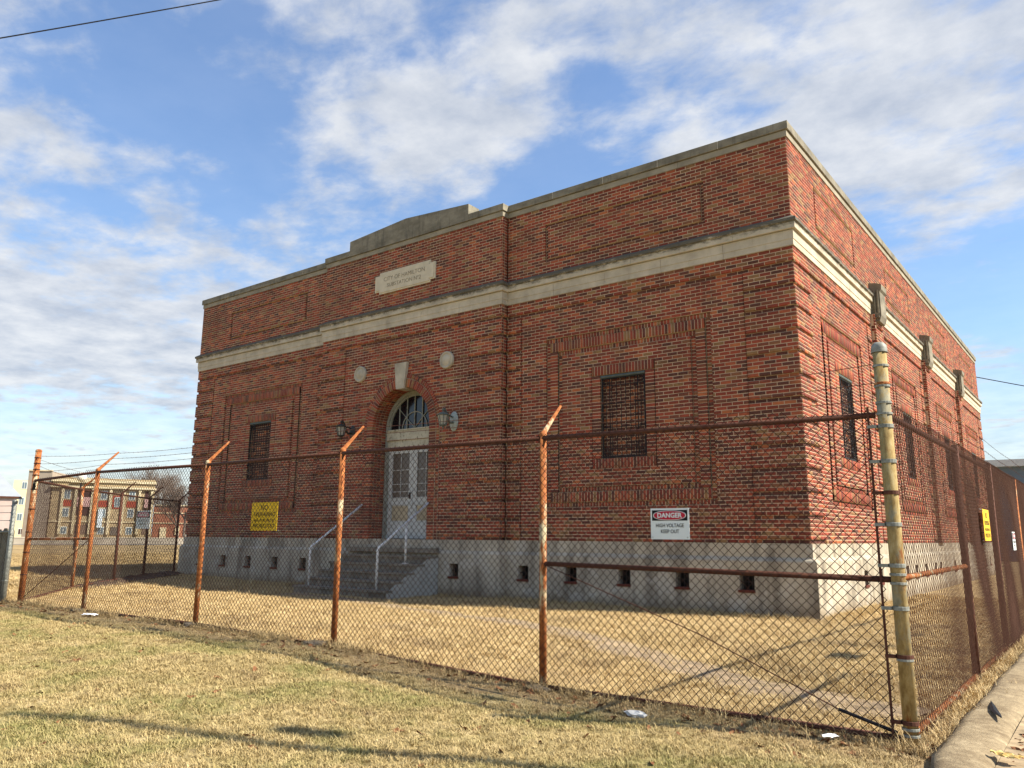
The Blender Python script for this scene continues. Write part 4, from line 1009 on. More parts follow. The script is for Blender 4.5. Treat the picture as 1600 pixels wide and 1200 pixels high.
for i in range(24):
    c = Vector((GP[0], GP[1], 0)) + dv * (.10 + i * .145) - nv * .10; h = B + .16 + random.uniform(-.02, .02); ang = math.atan2(dv.y, dv.x) + random.uniform(-.02, .02)
    R_ = Matrix.Rotation(ang, 3, 'Z'); w_ = .062
    o2 = [(-w_, .05), (w_, .05), (w_, h - .05), (w_ * .5, h), (-w_ * .5, h), (-w_, h - .05)]
    vs = [R_ @ Vector((x, y, z)) + Vector((c.x, c.y, 0)) for y in (0, .02) for x, z in o2]
    m = MB(); m.add(vs, [(0, 1, 2, 3, 4, 5), (11, 10, 9, 8, 7, 6)] + [(k, k + 6, (k + 1) % 6 + 6, (k + 1) % 6) for k in range(6)]); part(m, 'picket', gf, M_WOOD)

# ------------------------------------------------------------------ signs
def sign_base(name, c, wd, hg, mat, face, label, cat='sign', group=None):
    t = empty(name, c, label, cat, group)
    m = MB(); x, y, z = c; r = .012
    if face == 'front': m.box(x - wd / 2, x + wd / 2, y - .0015, y + .0015, z - hg / 2, z + hg / 2)
    else: m.box(x - .0015, x + .0015, y - wd / 2, y + wd / 2, z - hg / 2, z + hg / 2)
    part(m, 'plate', t, mat)
    for sx_ in (-1, 1):
        for sz_ in (-1, 1):
            mm = MB(); o_ = Vector((sx_ * (wd / 2 - .018), -.002, sz_ * (hg / 2 - .018))) if face == 'front' else Vector((.002, sx_ * (wd / 2 - .018), sz_ * (hg / 2 - .018)))
            e_ = Vector((sx_ * .02, .03, sz_ * .02)) if face == 'front' else Vector((-.03, sx_ * .02, sz_ * .02))
            mm.tube([Vector(c) + o_ * 1.0, Vector(c) + o_ + (Vector((0, -.006, 0)) if face == 'front' else Vector((.006, 0, 0))), Vector(c) + o_ + e_], .0028, 4); part(mm, 'tie_wire', t, M_GALVW)
    return t
def ell(c, a, b, off, mat, parent, name, face, n=28):
    m = MB(); x, y, z = c; vs = []
    for k in range(n):
        t = 2 * math.pi * k / n; s = a * math.copysign(abs(math.cos(t)) ** .85, math.cos(t)); h = b * math.copysign(abs(math.sin(t)) ** .85, math.sin(t))
        vs.append((x + s, y - off, z + h) if face == 'front' else (x + off, y + s, z + h))
    m.add(vs, [tuple(range(n)) if face == 'front' else tuple(range(n))]); part(m, name, parent, mat)
def rect(c, a, b, off, mat, parent, name, face):
    x, y, z = c; m = MB()
    vs = [(x - a, y - off, z - b), (x + a, y - off, z - b), (x + a, y - off, z + b), (x - a, y - off, z + b)] if face == 'front' else [(x + off, y - a, z - b), (x + off, y + a, z - b), (x + off, y + a, z + b), (x + off, y - a, z + b)]
    m.add(vs, [(0, 1, 2, 3)]); part(m, name, parent, mat)
def danger(c, wd, hg, face, label, faded=False):
    t = sign_base('danger_sign', c, wd, hg, M_WHITE, face, label, 'sign', 'danger high voltage signs on the fence')
    R_ = RFRONT if face == 'front' else RSIDE; nv = Vector((0, -1, 0)) if face == 'front' else Vector((1, 0, 0)); x, y, z = c
    zb = z + hg * .27
    rect((x, y, zb), wd * .46, hg * .17, .0030, M_BLACK, t, 'black_band', face)
    ell((x, y, zb), wd * .43, hg * .155, .0042, M_WHITE, t, 'oval_border', face); ell((x, y, zb), wd * .41, hg * .14, .0054, M_FADED if faded else M_RED, t, 'red_oval', face)
    text_mesh("DANGER", hg * .215, .0004, 'lettering', M_WHITE, Vector((x, y, zb - hg * .005)) + nv * .0068, R_, t, 1.0 * (wd / hg) / 1.36, .0016)
    ink = M_GREYINK if faded else M_BLACK
    text_mesh("HIGH VOLTAGE", hg * .17, .0004, 'lettering', ink, Vector((x, y, z - hg * .06)) + nv * .0035, R_, t, .82 * (wd / hg) / 1.36, .0003)
    text_mesh("KEEP OUT", hg * .17, .0004, 'lettering', ink, Vector((x, y, z - hg * .25)) + nv * .0035, R_, t, .84 * (wd / hg) / 1.36, .0003)
danger((1.275, FY - .045, B + .20), .345, .252, 'front', 'white DANGER HIGH VOLTAGE KEEP OUT sign on the fence below the barred right window')
danger((-7.275, FY + .02, B + .29), .40, .262, 'front', 'faded white danger sign hung behind the mesh near the left end of the front fence', True)
danger((RX + .055, -.86, B + .08), .34, .25, 'side', 'small white sign on the side fence, seen almost edge on')
def notres(c, wd, hg, face, label):
    t = sign_base('no_trespassing_sign', c, wd, hg, M_YEL, face, label, 'sign', 'yellow no trespassing signs on the fence')
    R_ = RFRONT if face == 'front' else RSIDE; nv = Vector((0, -1, 0)) if face == 'front' else Vector((1, 0, 0)); x, y, z = c
    for tx, sz, dz, sx in (("NO", .27, .30, 1.0), ("TRESPASSING", .20, .06, 1.02), ("VIOLATORS WILL BE", .13, -.15, .98), ("PROSECUTED", .19, -.34, 1.05)):
        text_mesh(tx, hg * sz, .0004, 'lettering', M_INK2, Vector((x, y, z + dz * hg)) + nv * .0035, R_, t, sx * (wd / hg) / 1.5, .0003)
notres((-4.325, FY + .02, B + .312), .54, .352, 'front', 'yellow NO TRESPASSING sign behind the front fence below the left window')
notres((RX + .055, -3.56, B + .255), .5, .345, 'side', 'yellow NO TRESPASSING sign on the side fence beside the kerb')
# ------------------------------------------------------------------ ground cover
def tuft_mesh(name, nb, h, spread, lean, wdt, seed):
    r = random.Random(seed); vs, fs = [], []
    for i in range(nb):
        a = r.uniform(0, 6.283); rr = spread * math.sqrt(r.random()); bx, by = rr * math.cos(a), rr * math.sin(a)
        d = r.uniform(0, 6.283); ln = lean * r.uniform(.3, 1.3); hh = h * r.uniform(.45, 1.2); w = wdt * r.uniform(.6, 1.3); pa = d + 1.57
        px_, py_ = math.cos(pa) * w / 2, math.sin(pa) * w / 2; k = len(vs)
        curl = r.uniform(.5, 1.0)
        for t, ww in ((0, 1), (.55, .8), (1, .12)):
            ox = bx + math.cos(d) * ln * hh * t ** 1.5; oy = by + math.sin(d) * ln * hh * t ** 1.5; z = hh * (t - curl * .45 * t * t) - .004
            vs += [(ox - px_ * ww, oy - py_ * ww, z), (ox + px_ * ww, oy + py_ * ww, z)]
        fs += [(k, k + 1, k + 3, k + 2), (k + 2, k + 3, k + 5, k + 4)]
    me = bpy.data.meshes.new(name); me.from_pydata(vs, [], fs); me.materials.append(M_BLADE); return me
def hidden_source(name, mes):
    col = bpy.data.collections.new(name)       # not linked to the scene: only instanced by the scatter
    for me_ in mes: col.objects.link(bpy.data.objects.new(name, me_))
    return col
def scatter(name, pts, src, smin, smax, seed, tilt=.25):
    me = bpy.data.meshes.new(name); me.vertices.add(len(pts)); me.vertices.foreach_set('co', np.asarray(pts, np.float32).ravel()); me.update()
    ob = link(bpy.data.objects.new(name, me), None, 'stuff')
    ng = bpy.data.node_groups.new(name, 'GeometryNodeTree')
    ng.interface.new_socket('Geometry', in_out='INPUT', socket_type='NodeSocketGeometry'); ng.interface.new_socket('Geometry', in_out='OUTPUT', socket_type='NodeSocketGeometry')
    N, Lk = ng.nodes, ng.links
    gi, go = N.new('NodeGroupInput'), N.new('NodeGroupOutput')
    iop = N.new('GeometryNodeInstanceOnPoints'); ci = N.new('GeometryNodeCollectionInfo'); ci.inputs['Collection'].default_value = src
    ci.inputs['Separate Children'].default_value = True; ci.inputs['Reset Children'].default_value = True
    iop.inputs['Pick Instance'].default_value = True
    rr = N.new('FunctionNodeRandomValue'); rr.data_type = 'FLOAT_VECTOR'; rr.inputs[0].default_value = (-tilt, -tilt, 0); rr.inputs[1].default_value = (tilt, tilt, 6.283); rr.inputs['Seed'].default_value = seed
    rs = N.new('FunctionNodeRandomValue'); rs.data_type = 'FLOAT'; rs.inputs[2].default_value = smin; rs.inputs[3].default_value = smax; rs.inputs['Seed'].default_value = seed + 1
    Lk.new(gi.outputs[0], iop.inputs['Points']); Lk.new(ci.outputs[0], iop.inputs['Instance'])
    Lk.new(rr.outputs[0], iop.inputs['Rotation']); Lk.new(rs.outputs[1], iop.inputs['Scale']); Lk.new(iop.outputs[0], go.inputs[0])
    md = ob.modifiers.new('scatter', 'NODES'); md.node_group = ng; return ob
def in_view(x, y, margin=.06):            # keep cover to the part of the ground that can be seen, with a margin
    d = np.stack([x - CAMP[0], y - CAMP[1], -CAMP[2] * np.ones_like(x)], 1)
    f = d @ np.array(fw[:]); a = d @ np.array(r2[:]) / np.maximum(f, .01)
    return (f > .3) & (np.abs(a) < .6531 + margin * 3) & (d @ np.array(u2[:]) / np.maximum(f, .01) > -.49 - margin * 4)
def pts_area(x0, x1, y0, y1, dens, seed, fn=None):
    r = np.random.default_rng(seed); n = int((x1 - x0) * (y1 - y0) * dens); x = r.uniform(x0, x1, n); y = r.uniform(y0, y1, n)
    k = in_view(x, y); x, y = x[k], y[k]
    if fn is not None: k = fn(x, y, r); x, y = x[k], y[k]
    z = gz(x, y) + 0.012 * np.sin(x * 2.3 + y) * np.sin(y * 1.9 - x * .7)
    return np.stack([x, y, z], 1)
def vnoise(x, y, s):
    return .5 + .5 * np.sin(x * s + 1.7 * np.sin(y * s * .8 + 1)) * np.cos(y * s * 1.1 + 1.3 * np.sin(x * s * .6 + 2))
src_l = hidden_source('lawn_tuft', [tuft_mesh('lawn_tuft', 14, .035, .028, .9, .0034, 100 + i) for i in range(5)])
src_y = hidden_source('straw_tuft', [tuft_mesh('straw_tuft', 12, .060, .045, 1.1, .0042, 200 + i) for i in range(5)])
src_t = hidden_source('tall_tuft', [tuft_mesh('tall_tuft', 16, .13, .05, .7, .0045, 300 + i) for i in range(4)])
def lawn_fn(x, y, r):
    dc = np.hypot(x - CAMP[0], y - CAMP[1]); keep = np.clip(5.5 / dc, .15, 1) ; bare = np.where((y > -8.5) , .55, 1.0)
    return (r.random(len(x)) < keep * bare * (.45 + .55 * vnoise(x, y, 2.2)) * (.6 + .4 * vnoise(x + 3, y, 7.0))) & ~((x > 3.08) & (y > -9.2))
scatter('lawn_grass', pts_area(-14, 4.2, -13.2, -7.95, 2100, 1, lawn_fn), src_l, .7, 1.4, 3)
def yard_fn(x, y, r):
    dc = np.hypot(x - CAMP[0], y - CAMP[1]); keep = np.clip(7.5 / dc, .18, 1) * np.where(path_dist(x, y) < .36 - .22 * vnoise(x, y, 4.1), .28, 1)
    inb = (y > -.12) & (x > -W - .12) & (x < .12); stp = (x > SX0) & (x < SX1) & (y > -2)
    return (r.random(len(x)) < keep * (.45 + .55 * vnoise(x, y, 1.7)) * (.6 + .4 * vnoise(x, y + 2, 6.0))) & ~inb & ~stp & (x < 3.0)
scatter('yard_straw', pts_area(-19, 2.95, -7.95, 8.0, 1100, 2, yard_fn), src_y, .6, 1.3, 5)
def far_fn(x, y, r):
    dc = np.hypot(x - CAMP[0], y - CAMP[1]); inb = (y > -.12) & (x > -W - .12)
    return (r.random(len(x)) < np.clip(16 / dc, .1, 1)) & ~inb
scatter('field_grass', pts_area(-48, -13, -9, 22, 60, 7, far_fn), src_y, 1.0, 2.2, 8)
def tall_fn(x, y, r):
    k1 = np.abs(y + 8.0) < .14; k2 = (np.abs(x - 3.02) < .12) & (y > -8.2); k3 = (y > -.5) & (y < -.12) & (x < 0) & ((x < SX0 - .1) | (x > SX1 + .1)); k4 = (x > .1) & (x < .45) & (y > 0)
    clump = (np.hypot((x + .6) , (y + 4.1)) < .7) | (np.hypot(x - 1.0, y + 5.2) < .6) | (np.hypot(x + 2.2, y + 3.6) < .35) | (np.hypot(x - 2.0, y + 6.0) < .5)
    lw = (y < -8.1) & (x < 3) & (r.random(len(x)) < .012 * vnoise(x, y, 2.6) ** 3); yd = (y > -7.8) & (y < 0) & (r.random(len(x)) < .03 * vnoise(x, y, 1.1) ** 3)
    return lw | yd | (k1 & (r.random(len(x)) < .45 * vnoise(x, y, 3))) | (k2 & (r.random(len(x)) < .5)) | (k3 & (r.random(len(x)) < .35)) | (k4 & (r.random(len(x)) < .5)) | (clump & (r.random(len(x)) < .22))
scatter('edge_weeds', pts_area(-14, 3.3, -12.5, 6.0, 700, 9, tall_fn), src_t, .5, 1.2, 10, .35)
# dead leaves blown against the fence and in the gutter
def leaf_mesh(seed):
    r = random.Random(seed); vs = [(0, 0, .004)]; n = 9
    for k in range(n):
        a = 6.283 * k / n; q = .026 * (1 + .35 * math.cos(2 * a) + r.uniform(-.25, .25)); vs.append((q * math.cos(a) * 1.3, q * math.sin(a), .004 + r.uniform(0, .016)))
    me_ = bpy.data.meshes.new('leaf'); me_.from_pydata(vs, [], [(0, k + 1, (k + 1) % n + 1) for k in range(n)]); me_.materials.append(M_LEAF); return me_
src_f = hidden_source('leaf', [leaf_mesh(i) for i in range(5)])
def leaf_fn(x, y, r):
    return ((np.abs(y + 8.02) < .22) & (r.random(len(x)) < .34 * vnoise(x, y, 1.3) ** 2)) | ((x > 3.5) & (x < 4.6) & (r.random(len(x)) < .5)) | ((y < -8) & (r.random(len(x)) < .010)) | ((np.abs(y + 8.3) < .5) & (r.random(len(x)) < .10 * vnoise(x, y, 2)))
scatter('fallen_leaves', pts_area(-14, 4.6, -12.5, -2, 300, 12, leaf_fn), src_f, .5, 1.2, 13, .5)
# leaf and dirt drift under the far left fence
m = MB()
for i in range(3):
    a, b = np.array(LP[i + 1]), np.array(LP[min(i + 2, 4)]); k0 = len(m.v); n = 12; dd = (b - a) / np.hypot(*(b - a)); nn = np.array([-dd[1], dd[0]])
    for j in range(n + 1):
        c = a + (b - a) * j / n
        for off, h in ((-.35, 0.0), (-.12, .07), (.1, .09), (.32, 0.0)):
            q = c + nn * (off + random.uniform(-.05, .05)); m.v.append((q[0], q[1], .13 + h * random.uniform(.5, 1.3)))
    for j in range(n):
        for q in range(3): m.f.append((k0 + j * 4 + q, k0 + j * 4 + q + 1, k0 + j * 4 + q + 5, k0 + j * 4 + q + 4)); m.m.append(0)
m.obj('leaf_drift', plain('dark_leaf_drift', (70, 56, 44), .95, .4, 6, .5), kind='stuff')

def rock(name, c, r, label, cat, mat, seed, sq=(1, 1, .5), group=None, rough=.25):
    rnd = random.Random(seed); m = MB(); n, k = 12, 7
    for i in range(k + 1):
        ph = math.pi * i / k
        for j in range(n):
            t = 2 * math.pi * j / n; q = 1 + rough * (rnd.random() - .5) * 2 * math.sin(ph)
            m.v.append((r * q * math.sin(ph) * math.cos(t) * sq[0], r * q * math.sin(ph) * math.sin(t) * sq[1], r * q * math.cos(ph) * sq[2]))
    for i in range(k):
        for j in range(n): m.f.append((i * n + j, (i + 1) * n + j, (i + 1) * n + (j + 1) % n, i * n + (j + 1) % n)); m.m.append(0)
    o = m.obj(name, mat, None, False, label=label, cat=cat, group=group); o.location = c; return o
fg = 'lumps of footing concrete at the fence posts'
rock('concrete_lump', (-3.02, -8.05, .13), .17, 'broad rough lump of footing concrete at the second orange post from the right', 'concrete lump', M_STONEG, 3, (1.1, .8, .35), fg)
rock('concrete_lump', (-.05, -8.0, .01), .12, 'small dark lump of footing concrete at the post below the barred right window', 'concrete lump', M_STONEG, 4, (1.1, .9, .35), fg)
rock('concrete_lump', (-5.66, -8.0, .16), .10, 'small lump of footing concrete at the post left of the entrance steps', 'concrete lump', M_STONEG, 5, (1, .9, .4), fg)
rock('concrete_lump', (-8.8, -8.0, .14), .12, 'lump of footing concrete at the leftmost leaning-arm post', 'concrete lump', M_STONEG, 6, (1, .9, .4), fg)
rock('pale_stone', (1.13, -8.36, .02), .075, 'flat pale grey stone lying in the grass before the fence', 'stone', plain('pale_grey_stone', (190, 188, 182), .9, .15), 8, (1.2, .7, .38))
rock('brick_chunk', (3.33, -2.6, .07), .11, 'orange brick chunk lying on the kerb beside the side fence', 'brick piece', plain('orange_brick_chunk', (190, 104, 62), .9, .2), 9, (1.3, .7, .3))
def scrap(name, c, sx, sy, label, cat, mat, seed, group=None):
    rnd = random.Random(seed); m = MB(); n = 6
    for i in range(n + 1):
        for j in range(n + 1): m.v.append(((i / n - .5) * sx + rnd.uniform(-.06, .06) * sx, (j / n - .5) * sy + rnd.uniform(-.08, .08) * sy, rnd.uniform(0, .25) * min(sx, sy)))
    for i in range(n):
        for j in range(n): m.f.append((i * (n + 1) + j, (i + 1) * (n + 1) + j, (i + 1) * (n + 1) + j + 1, i * (n + 1) + j + 1)); m.m.append(0)
    o = m.obj(name, mat, None, False, label=label, cat=cat, group=group); o.location = c; o.rotation_euler = (0, 0, rnd.uniform(0, 3)); return o
M_PAPER = plain('white_litter_paper', (226, 228, 230), .7, .05)
scrap('paper_scrap', (-7.9, -8.25, .16), .22, .12, 'white crumpled paper litter near the left end of the fence', 'litter', M_PAPER, 1)
scrap('paper_scrap', (-2.33, -11.3, .02), .10, .05, 'small pale scrap of litter at the lower left of the lawn', 'litter', M_PAPER, 2)
scrap('paper_scrap', (2.52, -8.22, .04), .10, .06, 'white scrap of paper in the weeds beside the corner post', 'litter', M_PAPER, 3)
scrap('cardboard_scrap', (3.52, -8.12, .06), .16, .09, 'yellowish cardboard scrap among leaves in the gutter', 'litter', plain('yellow_cardboard', (206, 178, 112), .8, .1), 4)
m = MB(); pts = [(3.24, -6.35), (3.27, -6.55), (3.305, -6.75), (3.35, -6.93), (3.39, -7.08)]
for i, (x, y) in enumerate(pts):
    w = (.004, .020, .026, .018, .003)[i]; z = .070 + .004 * i; m.v += [(x - w, y, z), (x, y, z + .006), (x + w, y + .01, z)]
for i in range(4):
    for q in (0, 1): m.f.append((3 * i + q, 3 * i + q + 1, 3 * i + q + 4, 3 * i + q + 3)); m.m.append(0)
m.obj('black_feather', M_BLACK, None, False, label='long black feather lying on the pale kerb', cat='feather')

# ------------------------------------------------------------------ background
def P3(px_, py_, D_): pass
class Block:
    """a building placed by two ground points of its front; u runs along the front, w outwards"""
    def __init__(s, name, a, b, label, cat='building', z0=0.0, group=None):
        s.a = Vector((a[0], a[1], 0)); d = Vector((b[0] - a[0], b[1] - a[1], 0)); s.L = d.length; s.t = d.normalized(); s.n = Vector((s.t.y, -s.t.x, 0))
        s.e = empty(name, (a[0], a[1], z0), label, cat, group)
    def p(s, u, w, z): return s.a + s.t * u + s.n * w + Vector((0, 0, z))
    def box(s, u0, u1, w0, w1, z0, z1, mb=None):
        mb = mb or MB(); vs = [s.p(u, w, z) for z in (z0, z1) for (u, w) in ((u0, w1), (u1, w1), (u1, w0), (u0, w0))]
        mb.add(vs, [(0, 3, 2, 1), (4, 5, 6, 7), (0, 1, 5, 4), (1, 2, 6, 5), (2, 3, 7, 6), (3, 0, 4, 7)]); return mb
    def part(s, name, mat, *a, parent=None):
        o = part(s.box(*a), name, s.e, mat)
        if parent is not None: o.parent = parent; o.matrix_parent_inverse = Matrix.Identity(4); o.matrix_basis = Matrix.Identity(4)
        return o
    def window(s, u, z, w, h, frame, glass, out=0.0):
        f = s.part('window', frame, u - w / 2, u + w / 2, out - .1, out + .06, z, z + h)
        s.part('pane', glass, u - w / 2 + .12, u - .04, out + .06, out + .075, z + .12, z + h - .12, parent=f); s.part('pane', glass, u + .04, u + w / 2 - .12, out + .06, out + .075, z + .12, z + h - .12, parent=f)
M_TAN = plain('tan_brick_wall', (160, 142, 110), .9, .12, 1.5); M_CREAM = plain('cream_render', (206, 196, 156), .9, .05, 1); M_TRIM = plain('cream_trim', (196, 182, 148), .9, .08, 2)
M_REDP = plain('red_spandrel', (150, 64, 46), .85, .1, 3); M_BROWN = plain('brown_brick_wall', (134, 88, 68), .9, .2, 1.5); M_GREYW = plain('grey_brown_wall', (150, 138, 122), .9, .12, 1)
M_WINF = plain('pale_window_frame', (196, 200, 192), .7, .08); M_WG = glass_mat('far_window_glass', (96, 112, 120), .2); M_DKW = plain('dark_opening', (62, 42, 40), .9, .2)
M_PINK = plain('pinkish_cladding', (176, 158, 148), .9, .08, 1); M_PROOF = plain('pale_grey_roof', (138, 144, 150), .9, .05, 1)
A_, B_ = (-134.44, 43.26), (-127.84, 57.18)
tb = Block('apartment_building', A_, B_, 'tan three storey apartment building with red panels and small pediment, seen through the left fence')
q = .122; zz = lambda py_: (845.5 - py_) * q + .25; uu = lambda px_: (px_ - 72) / 170 * tb.L
tb.part('wall', M_TAN, 0, tb.L, -12, 0, -.5, zz(762)); tb.part('parapet', M_TRIM, -.2, tb.L + .2, -.6, .25, zz(768), zz(764.5)); tb.part('cornice', M_TRIM, -.2, tb.L + .2, -.3, .5, zz(776), zz(773.5))
tb.part('stone_band', M_TRIM, 0, tb.L, 0, .15, zz(822), zz(820))
m = MB(); pd = [(uu(100), zz(769)), (uu(148), zz(769)), (uu(124), zz(760.5))]
m.add([tb.p(u, .7, z) for u, z in pd] + [tb.p(u, 0, z) for u, z in pd], [(0, 1, 2), (5, 4, 3), (0, 3, 4, 1), (1, 4, 5, 2), (2, 5, 3, 0)]); part(m, 'pediment', tb.e, M_TRIM)
for px_ in (97, 157, 204):
    tb.window(uu(px_), zz(791), 1.0, (791 - 779) * q, M_WINF, M_WG); tb.window(uu(px_), zz(815), 1.0, 12 * q, M_WINF, M_WG); tb.window(uu(px_), zz(838), 1.0, 10 * q, M_WINF, M_WG)
    tb.part('red_panel', M_REDP, uu(px_) - .75, uu(px_) + .75, -.05, .05, zz(801), zz(792.5)); 
for a, b in ((112, 143), (224, 234)):
    tb.part('loggia', M_DKW, uu(a + 2), uu(b - 2), -.05, .05, zz(788), zz(778)); tb.part('balcony_rail', plain('pinkish_railing', (186, 150, 144)), uu(a + 2), uu(b - 2), .05, .25, zz(801), zz(788.5))
    tb.part('loggia', M_DKW, uu(a + 2), uu(b - 2), -.05, .05, zz(813), zz(802)); tb.part('loggia', plain('brown_garage', (110, 92, 78)), uu(a + 2), uu(b - 2), -.05, .05, zz(838), zz(825))
for px_ in (90, 111, 138, 168, 190, 217, 238): tb.part('pilaster', M_TRIM, uu(px_) - .2, uu(px_) + .2, 0, .35, zz(838), zz(777))
tb.part('red_panel', M_REDP, uu(172), uu(187), -.05, .06, zz(803), zz(785)); tb.window(uu(180), zz(801), .9, 14 * q, M_WINF, M_WG, .06)
tb.part('entrance', plain('blue_white_door_glass', (206, 220, 226)), uu(150), uu(158) , .0, .5, zz(829), zz(804)); tb.part('garage_door', plain('dark_grey_door', (92, 86, 78)), uu(173), uu(186), 0, .1, zz(839), zz(828))
gb = Block('grey_block', (-136.5, 40.9), (-134.6, 43.1), 'grey brown windowless block beside the tan apartment building'); gb.part('wall', M_GREYW, -.6, gb.L, -10, 0, -.5, 11.3); gb.part('coping', M_TRIM, -.6, gb.L, -.3, .15, 11.3, 11.5)
bb = Block('brown_building', (-127.9, 57.4), (-122.5, 67.5), 'low brown brick building with pale stone bands behind bare trees, left of the substation')
bb.part('wall', M_BROWN, 0, bb.L, -12, 0, -.5, 6.1); bb.part('coping', M_TRIM, 0, bb.L, -.3, .2, 6.1, 6.3); bb.part('stone_band', M_TRIM, 0, bb.L, 0, .12, 4.8, 4.95); bb.part('stone_band', M_TRIM, 0, bb.L, 0, .12, 3.1, 3.22)
bb.part('doorway', M_TRIM, 1.2, 2.2, 0, .2, .3, 2.4); bb.part('doorway', M_TRIM, 3.6, 4.3, 0, .2, 1.2, 2.6); bb.window(5.4, 1.0, 1.0, 1.5, M_WINF, M_WG)
cb = Block('cream_block', (-173.9, 52.14), (-171.6, 57.9), 'plain cream walled block with small windows, at the far left'); cb.part('wall', M_CREAM, 0, cb.L, -14, 0, -.5, 16.3 - 4.4)
for k, (u, z) in enumerate(((1.9, 10.1), (1.7, 6.9), (1.7, 3.7), (2.2, .9))): cb.window(u, z, 1.0, 1.5 if k < 3 else 1.3, M_WINF, M_WG if k < 3 else M_DKW)
pb = Block('pink_house', (-111.5, 20.5), (-108.4, 28.3), 'low pinkish clad house with pale grey roof, at the left edge'); pb.part('wall', M_PINK, 0, pb.L, -9, 0, -.5, 5.7)
pb.part('roof_edge', M_RAILRUST, 0, pb.L + .3, -.3, .3, 5.7, 5.9)
m = MB(); m.add([pb.p(0, .3, 5.9), pb.p(pb.L + .6, .3, 5.9), pb.p(pb.L + .6, -9, 5.9), pb.p(0, -9, 5.9), pb.p(0, -4, 9.3), pb.p(pb.L - 2.5, -4, 9.3)], [(0, 1, 5, 4), (1, 2, 5), (2, 3, 4, 5), (0, 4, 3)]); part(m, 'roof', pb.e, M_PROOF)
for u in (2.0, 5.0): pb.window(u, 2.2, 1.2, 1.5, M_WINF, M_WG)
rb = Block('blue_grey_shed', (-6.0, 47.2), (9.0, 48.4), 'blue grey sided shed with metal eave behind the side fence'); M_BG = plain('blue_grey_siding', (92, 106, 120), .8, .08, 1)
for k in range(14): rb.part('siding_board', M_BG, 0, rb.L, -.05 + .02 * (k % 2), .02 + .02 * (k % 2), -.3 + k * .46, .155 + k * .46)
rb.part('wall_core', M_BG, 0.05, rb.L - .05, -10, -.06, -.3, 6.05); rb.part('eave', plain('galvanised_eave', (176, 180, 180), .5, .1), -.3, rb.L + .3, -.2, .45, 6.15, 6.6)
for u in (3.6, 5.9, 8.2): rb.part('flood_light', M_WINF, u, u + .18, .45, .65, 5.95, 6.12)
# globe lamp
gl = empty('globe_lamp', (-59.74, 14.5, 0), 'white globe lamp on a slim post, seen through the left part of the fence', 'street lamp')
m = MB(); m.tube([(-59.74, 14.5, 0), (-59.74, 14.5, 5.2)], [.09, .06], 8); part(m, 'post', gl, M_IRON)
m = MB(); m.lathe([(.001, -.38), (.18, -.33), (.33, -.18), (.38, 0), (.33, .18), (.18, .33), (.001, .38)], (-59.74, 14.5, 5.62), 'Z', 16); part(m, 'globe', gl, plain('white_globe', (232, 230, 214), .4, .02), True)
# low wall and kerb line along the far street
m = MB(); m.add([(-140, 5, .02), (-98, 5, .02), (-72, 90, .02), (-112, 100, .02)], [(0, 1, 2, 3)]); m.obj('far_street', plain('far_asphalt', (96, 92, 90), .9, .1, .5), kind='structure')
wl_ = Block('low_wall', (-98.0, 20.0), (-88, 64), 'long low grey wall along the far edge of the field', 'wall'); wl_.part('wall_body', plain('low_wall_concrete', (150, 140, 124), .9, .15, 1), 0, wl_.L, -.3, 0, 0, .75)
wl_.part('wall_cap', plain('low_wall_cap', (176, 166, 146), .9, .1, 1), -.05, wl_.L + .05, -.35, .05, .75, .85)

# bare trees
def bare_tree(name, c, h, seed, label, group, trunk=.22, levels=5, spread=.5, nk=3):
    rnd = random.Random(seed); t = empty(name, c, label, 'tree', group)
    tr, br, tw = MB(), MB(), MB()
    def grow(p, d, ln, r, lv):
        pts = [p]; rads = [r]; q = p.copy(); dd = d.copy(); seg = 3 if lv < 3 else 2
        for i in range(seg):
            dd = (dd + Vector((rnd.uniform(-1, 1), rnd.uniform(-1, 1), rnd.uniform(-.2, .5))) * .16).normalized(); q = q + dd * ln / seg; pts.append(q.copy()); rads.append(r * (1 - .38 * (i + 1) / seg))
        mbx = tr if lv == 0 else (br if lv < 3 else tw); mbx.tube(pts, rads, 7 if lv == 0 else (5 if lv < 3 else 3), cap=False)
        if lv >= levels: return
        for i in range(nk + (1 if lv > 0 else 2)):
            k = rnd.uniform(.35, 1) if lv else rnd.uniform(.55, 1); idx = min(seg - 1, int(k * seg)); fr = k * seg - idx; pp = pts[idx].lerp(pts[idx + 1], min(1, fr))
            ax = Vector((rnd.uniform(-1, 1), rnd.uniform(-1, 1), rnd.uniform(-.1, .5))).normalized(); nd = (dd * (1 - spread) + ax * spread * 1.25 + Vector((0, 0, .12))).normalized()
            grow(pp, nd, ln * rnd.uniform(.55, .78), max(.008, r * rnd.uniform(.38, .6)), lv + 1)
    grow(Vector(c), Vector((0, 0, 1)), h * .36, trunk, 0)
    part(tr, 'trunk', t, M_BARK); part(br, 'limbs', t, M_BARK); part(tw, 'twigs', t, M_BARK, kind='stuff')
gt = 'bare trees beyond the field'
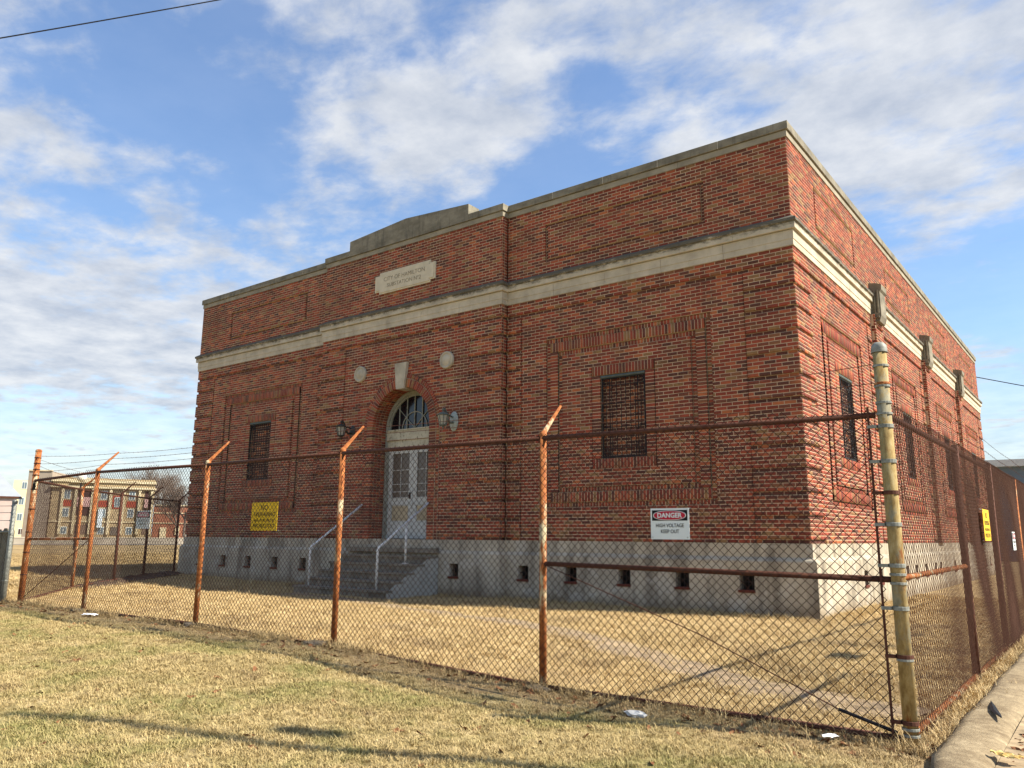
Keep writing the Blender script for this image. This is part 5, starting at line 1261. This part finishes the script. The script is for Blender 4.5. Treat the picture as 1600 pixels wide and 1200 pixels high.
for i, (x, y, h, lb) in enumerate(((-142, 62, 18, 'tall bare winter tree rising behind the right half of the tan building'), (-104, 49.5, 12.5, 'bare winter tree between the tan building and the substation corner'),
                                  (-150, 54, 17.5, 'bare winter tree showing above the pediment of the tan building'), (-102, 52.5, 13.5, 'bare winter tree directly left of the substation corner, before the brown building'),
                                  (-145, 70, 19, 'bare winter tree rising behind the brown brick building'), (-112, 53, 12, 'smaller bare winter tree before the brown building, left of its doorway'))):
    bare_tree('bare_tree', (x, y, 0), h, 40 + i, lb, gt, .22, 6, .52, 3)
bare_tree('tall_bare_tree', (-50.9, 29.9, 0), 19.0, 77, 'tall bare tree behind the substation whose twigs reach past its left edge', None, .28, 5, .5, 3)

# unseen utility pole (crossarm, transformer added to shape its lawn shadow) and wires
up_ = empty('utility_pole', (8.0, -7.35, 0), 'unseen wooden utility pole beside the road, right of the picture, crossarm and transformer added for its shadow', 'utility pole')
m = MB(); m.tube([(8, -7.35, -.3), (8, -7.35, 10.0)], [.085, .045], 12); part(m, 'pole', up_, M_WOOD, True)
m = MB(); m.tube([(8 - 1.0, -7.35 - .39, 9.5), (8 + 1.0, -7.35 + .39, 9.5)], .05, 6); part(m, 'crossarm', up_, M_WOOD)
m = MB(); m.lathe([(.001, 0), (.09, 0), (.09, .4), (.001, .42)], (7.9, -7.05, 8.15), 'Z', 16); part(m, 'transformer', up_, M_GALV)
def wire(pts, label):
    m = MB(); a, b = Vector(pts[0]), Vector(pts[1]); out = []
    for i in range(25): t = i / 24; p = a.lerp(b, t); p.z -= pts[2] * 4 * t * (1 - t); out.append(p)
    m.tube(out, pts[3], 6); return m.obj('overhead_wire', M_BLACK, None, False, label=label, cat='wire')
a = Vector((-34.166, -2.689, 22.64 + B)); b = Vector((-31.34, 4.367, 27.293 + B)); d = b - a
wire((a - d * 2.0, b + d * 2.5, .35, .03), 'thin black overhead wire crossing the top left corner of the sky')
a = Vector((-3.293, 55.63, 12.63 + B)); b = Vector((-.374, 55.886, 11.68 + B)); d = b - a
wire((a - d * 3, b + d * 5, .1, .035), 'thin dark wire running right from behind the substation roof')
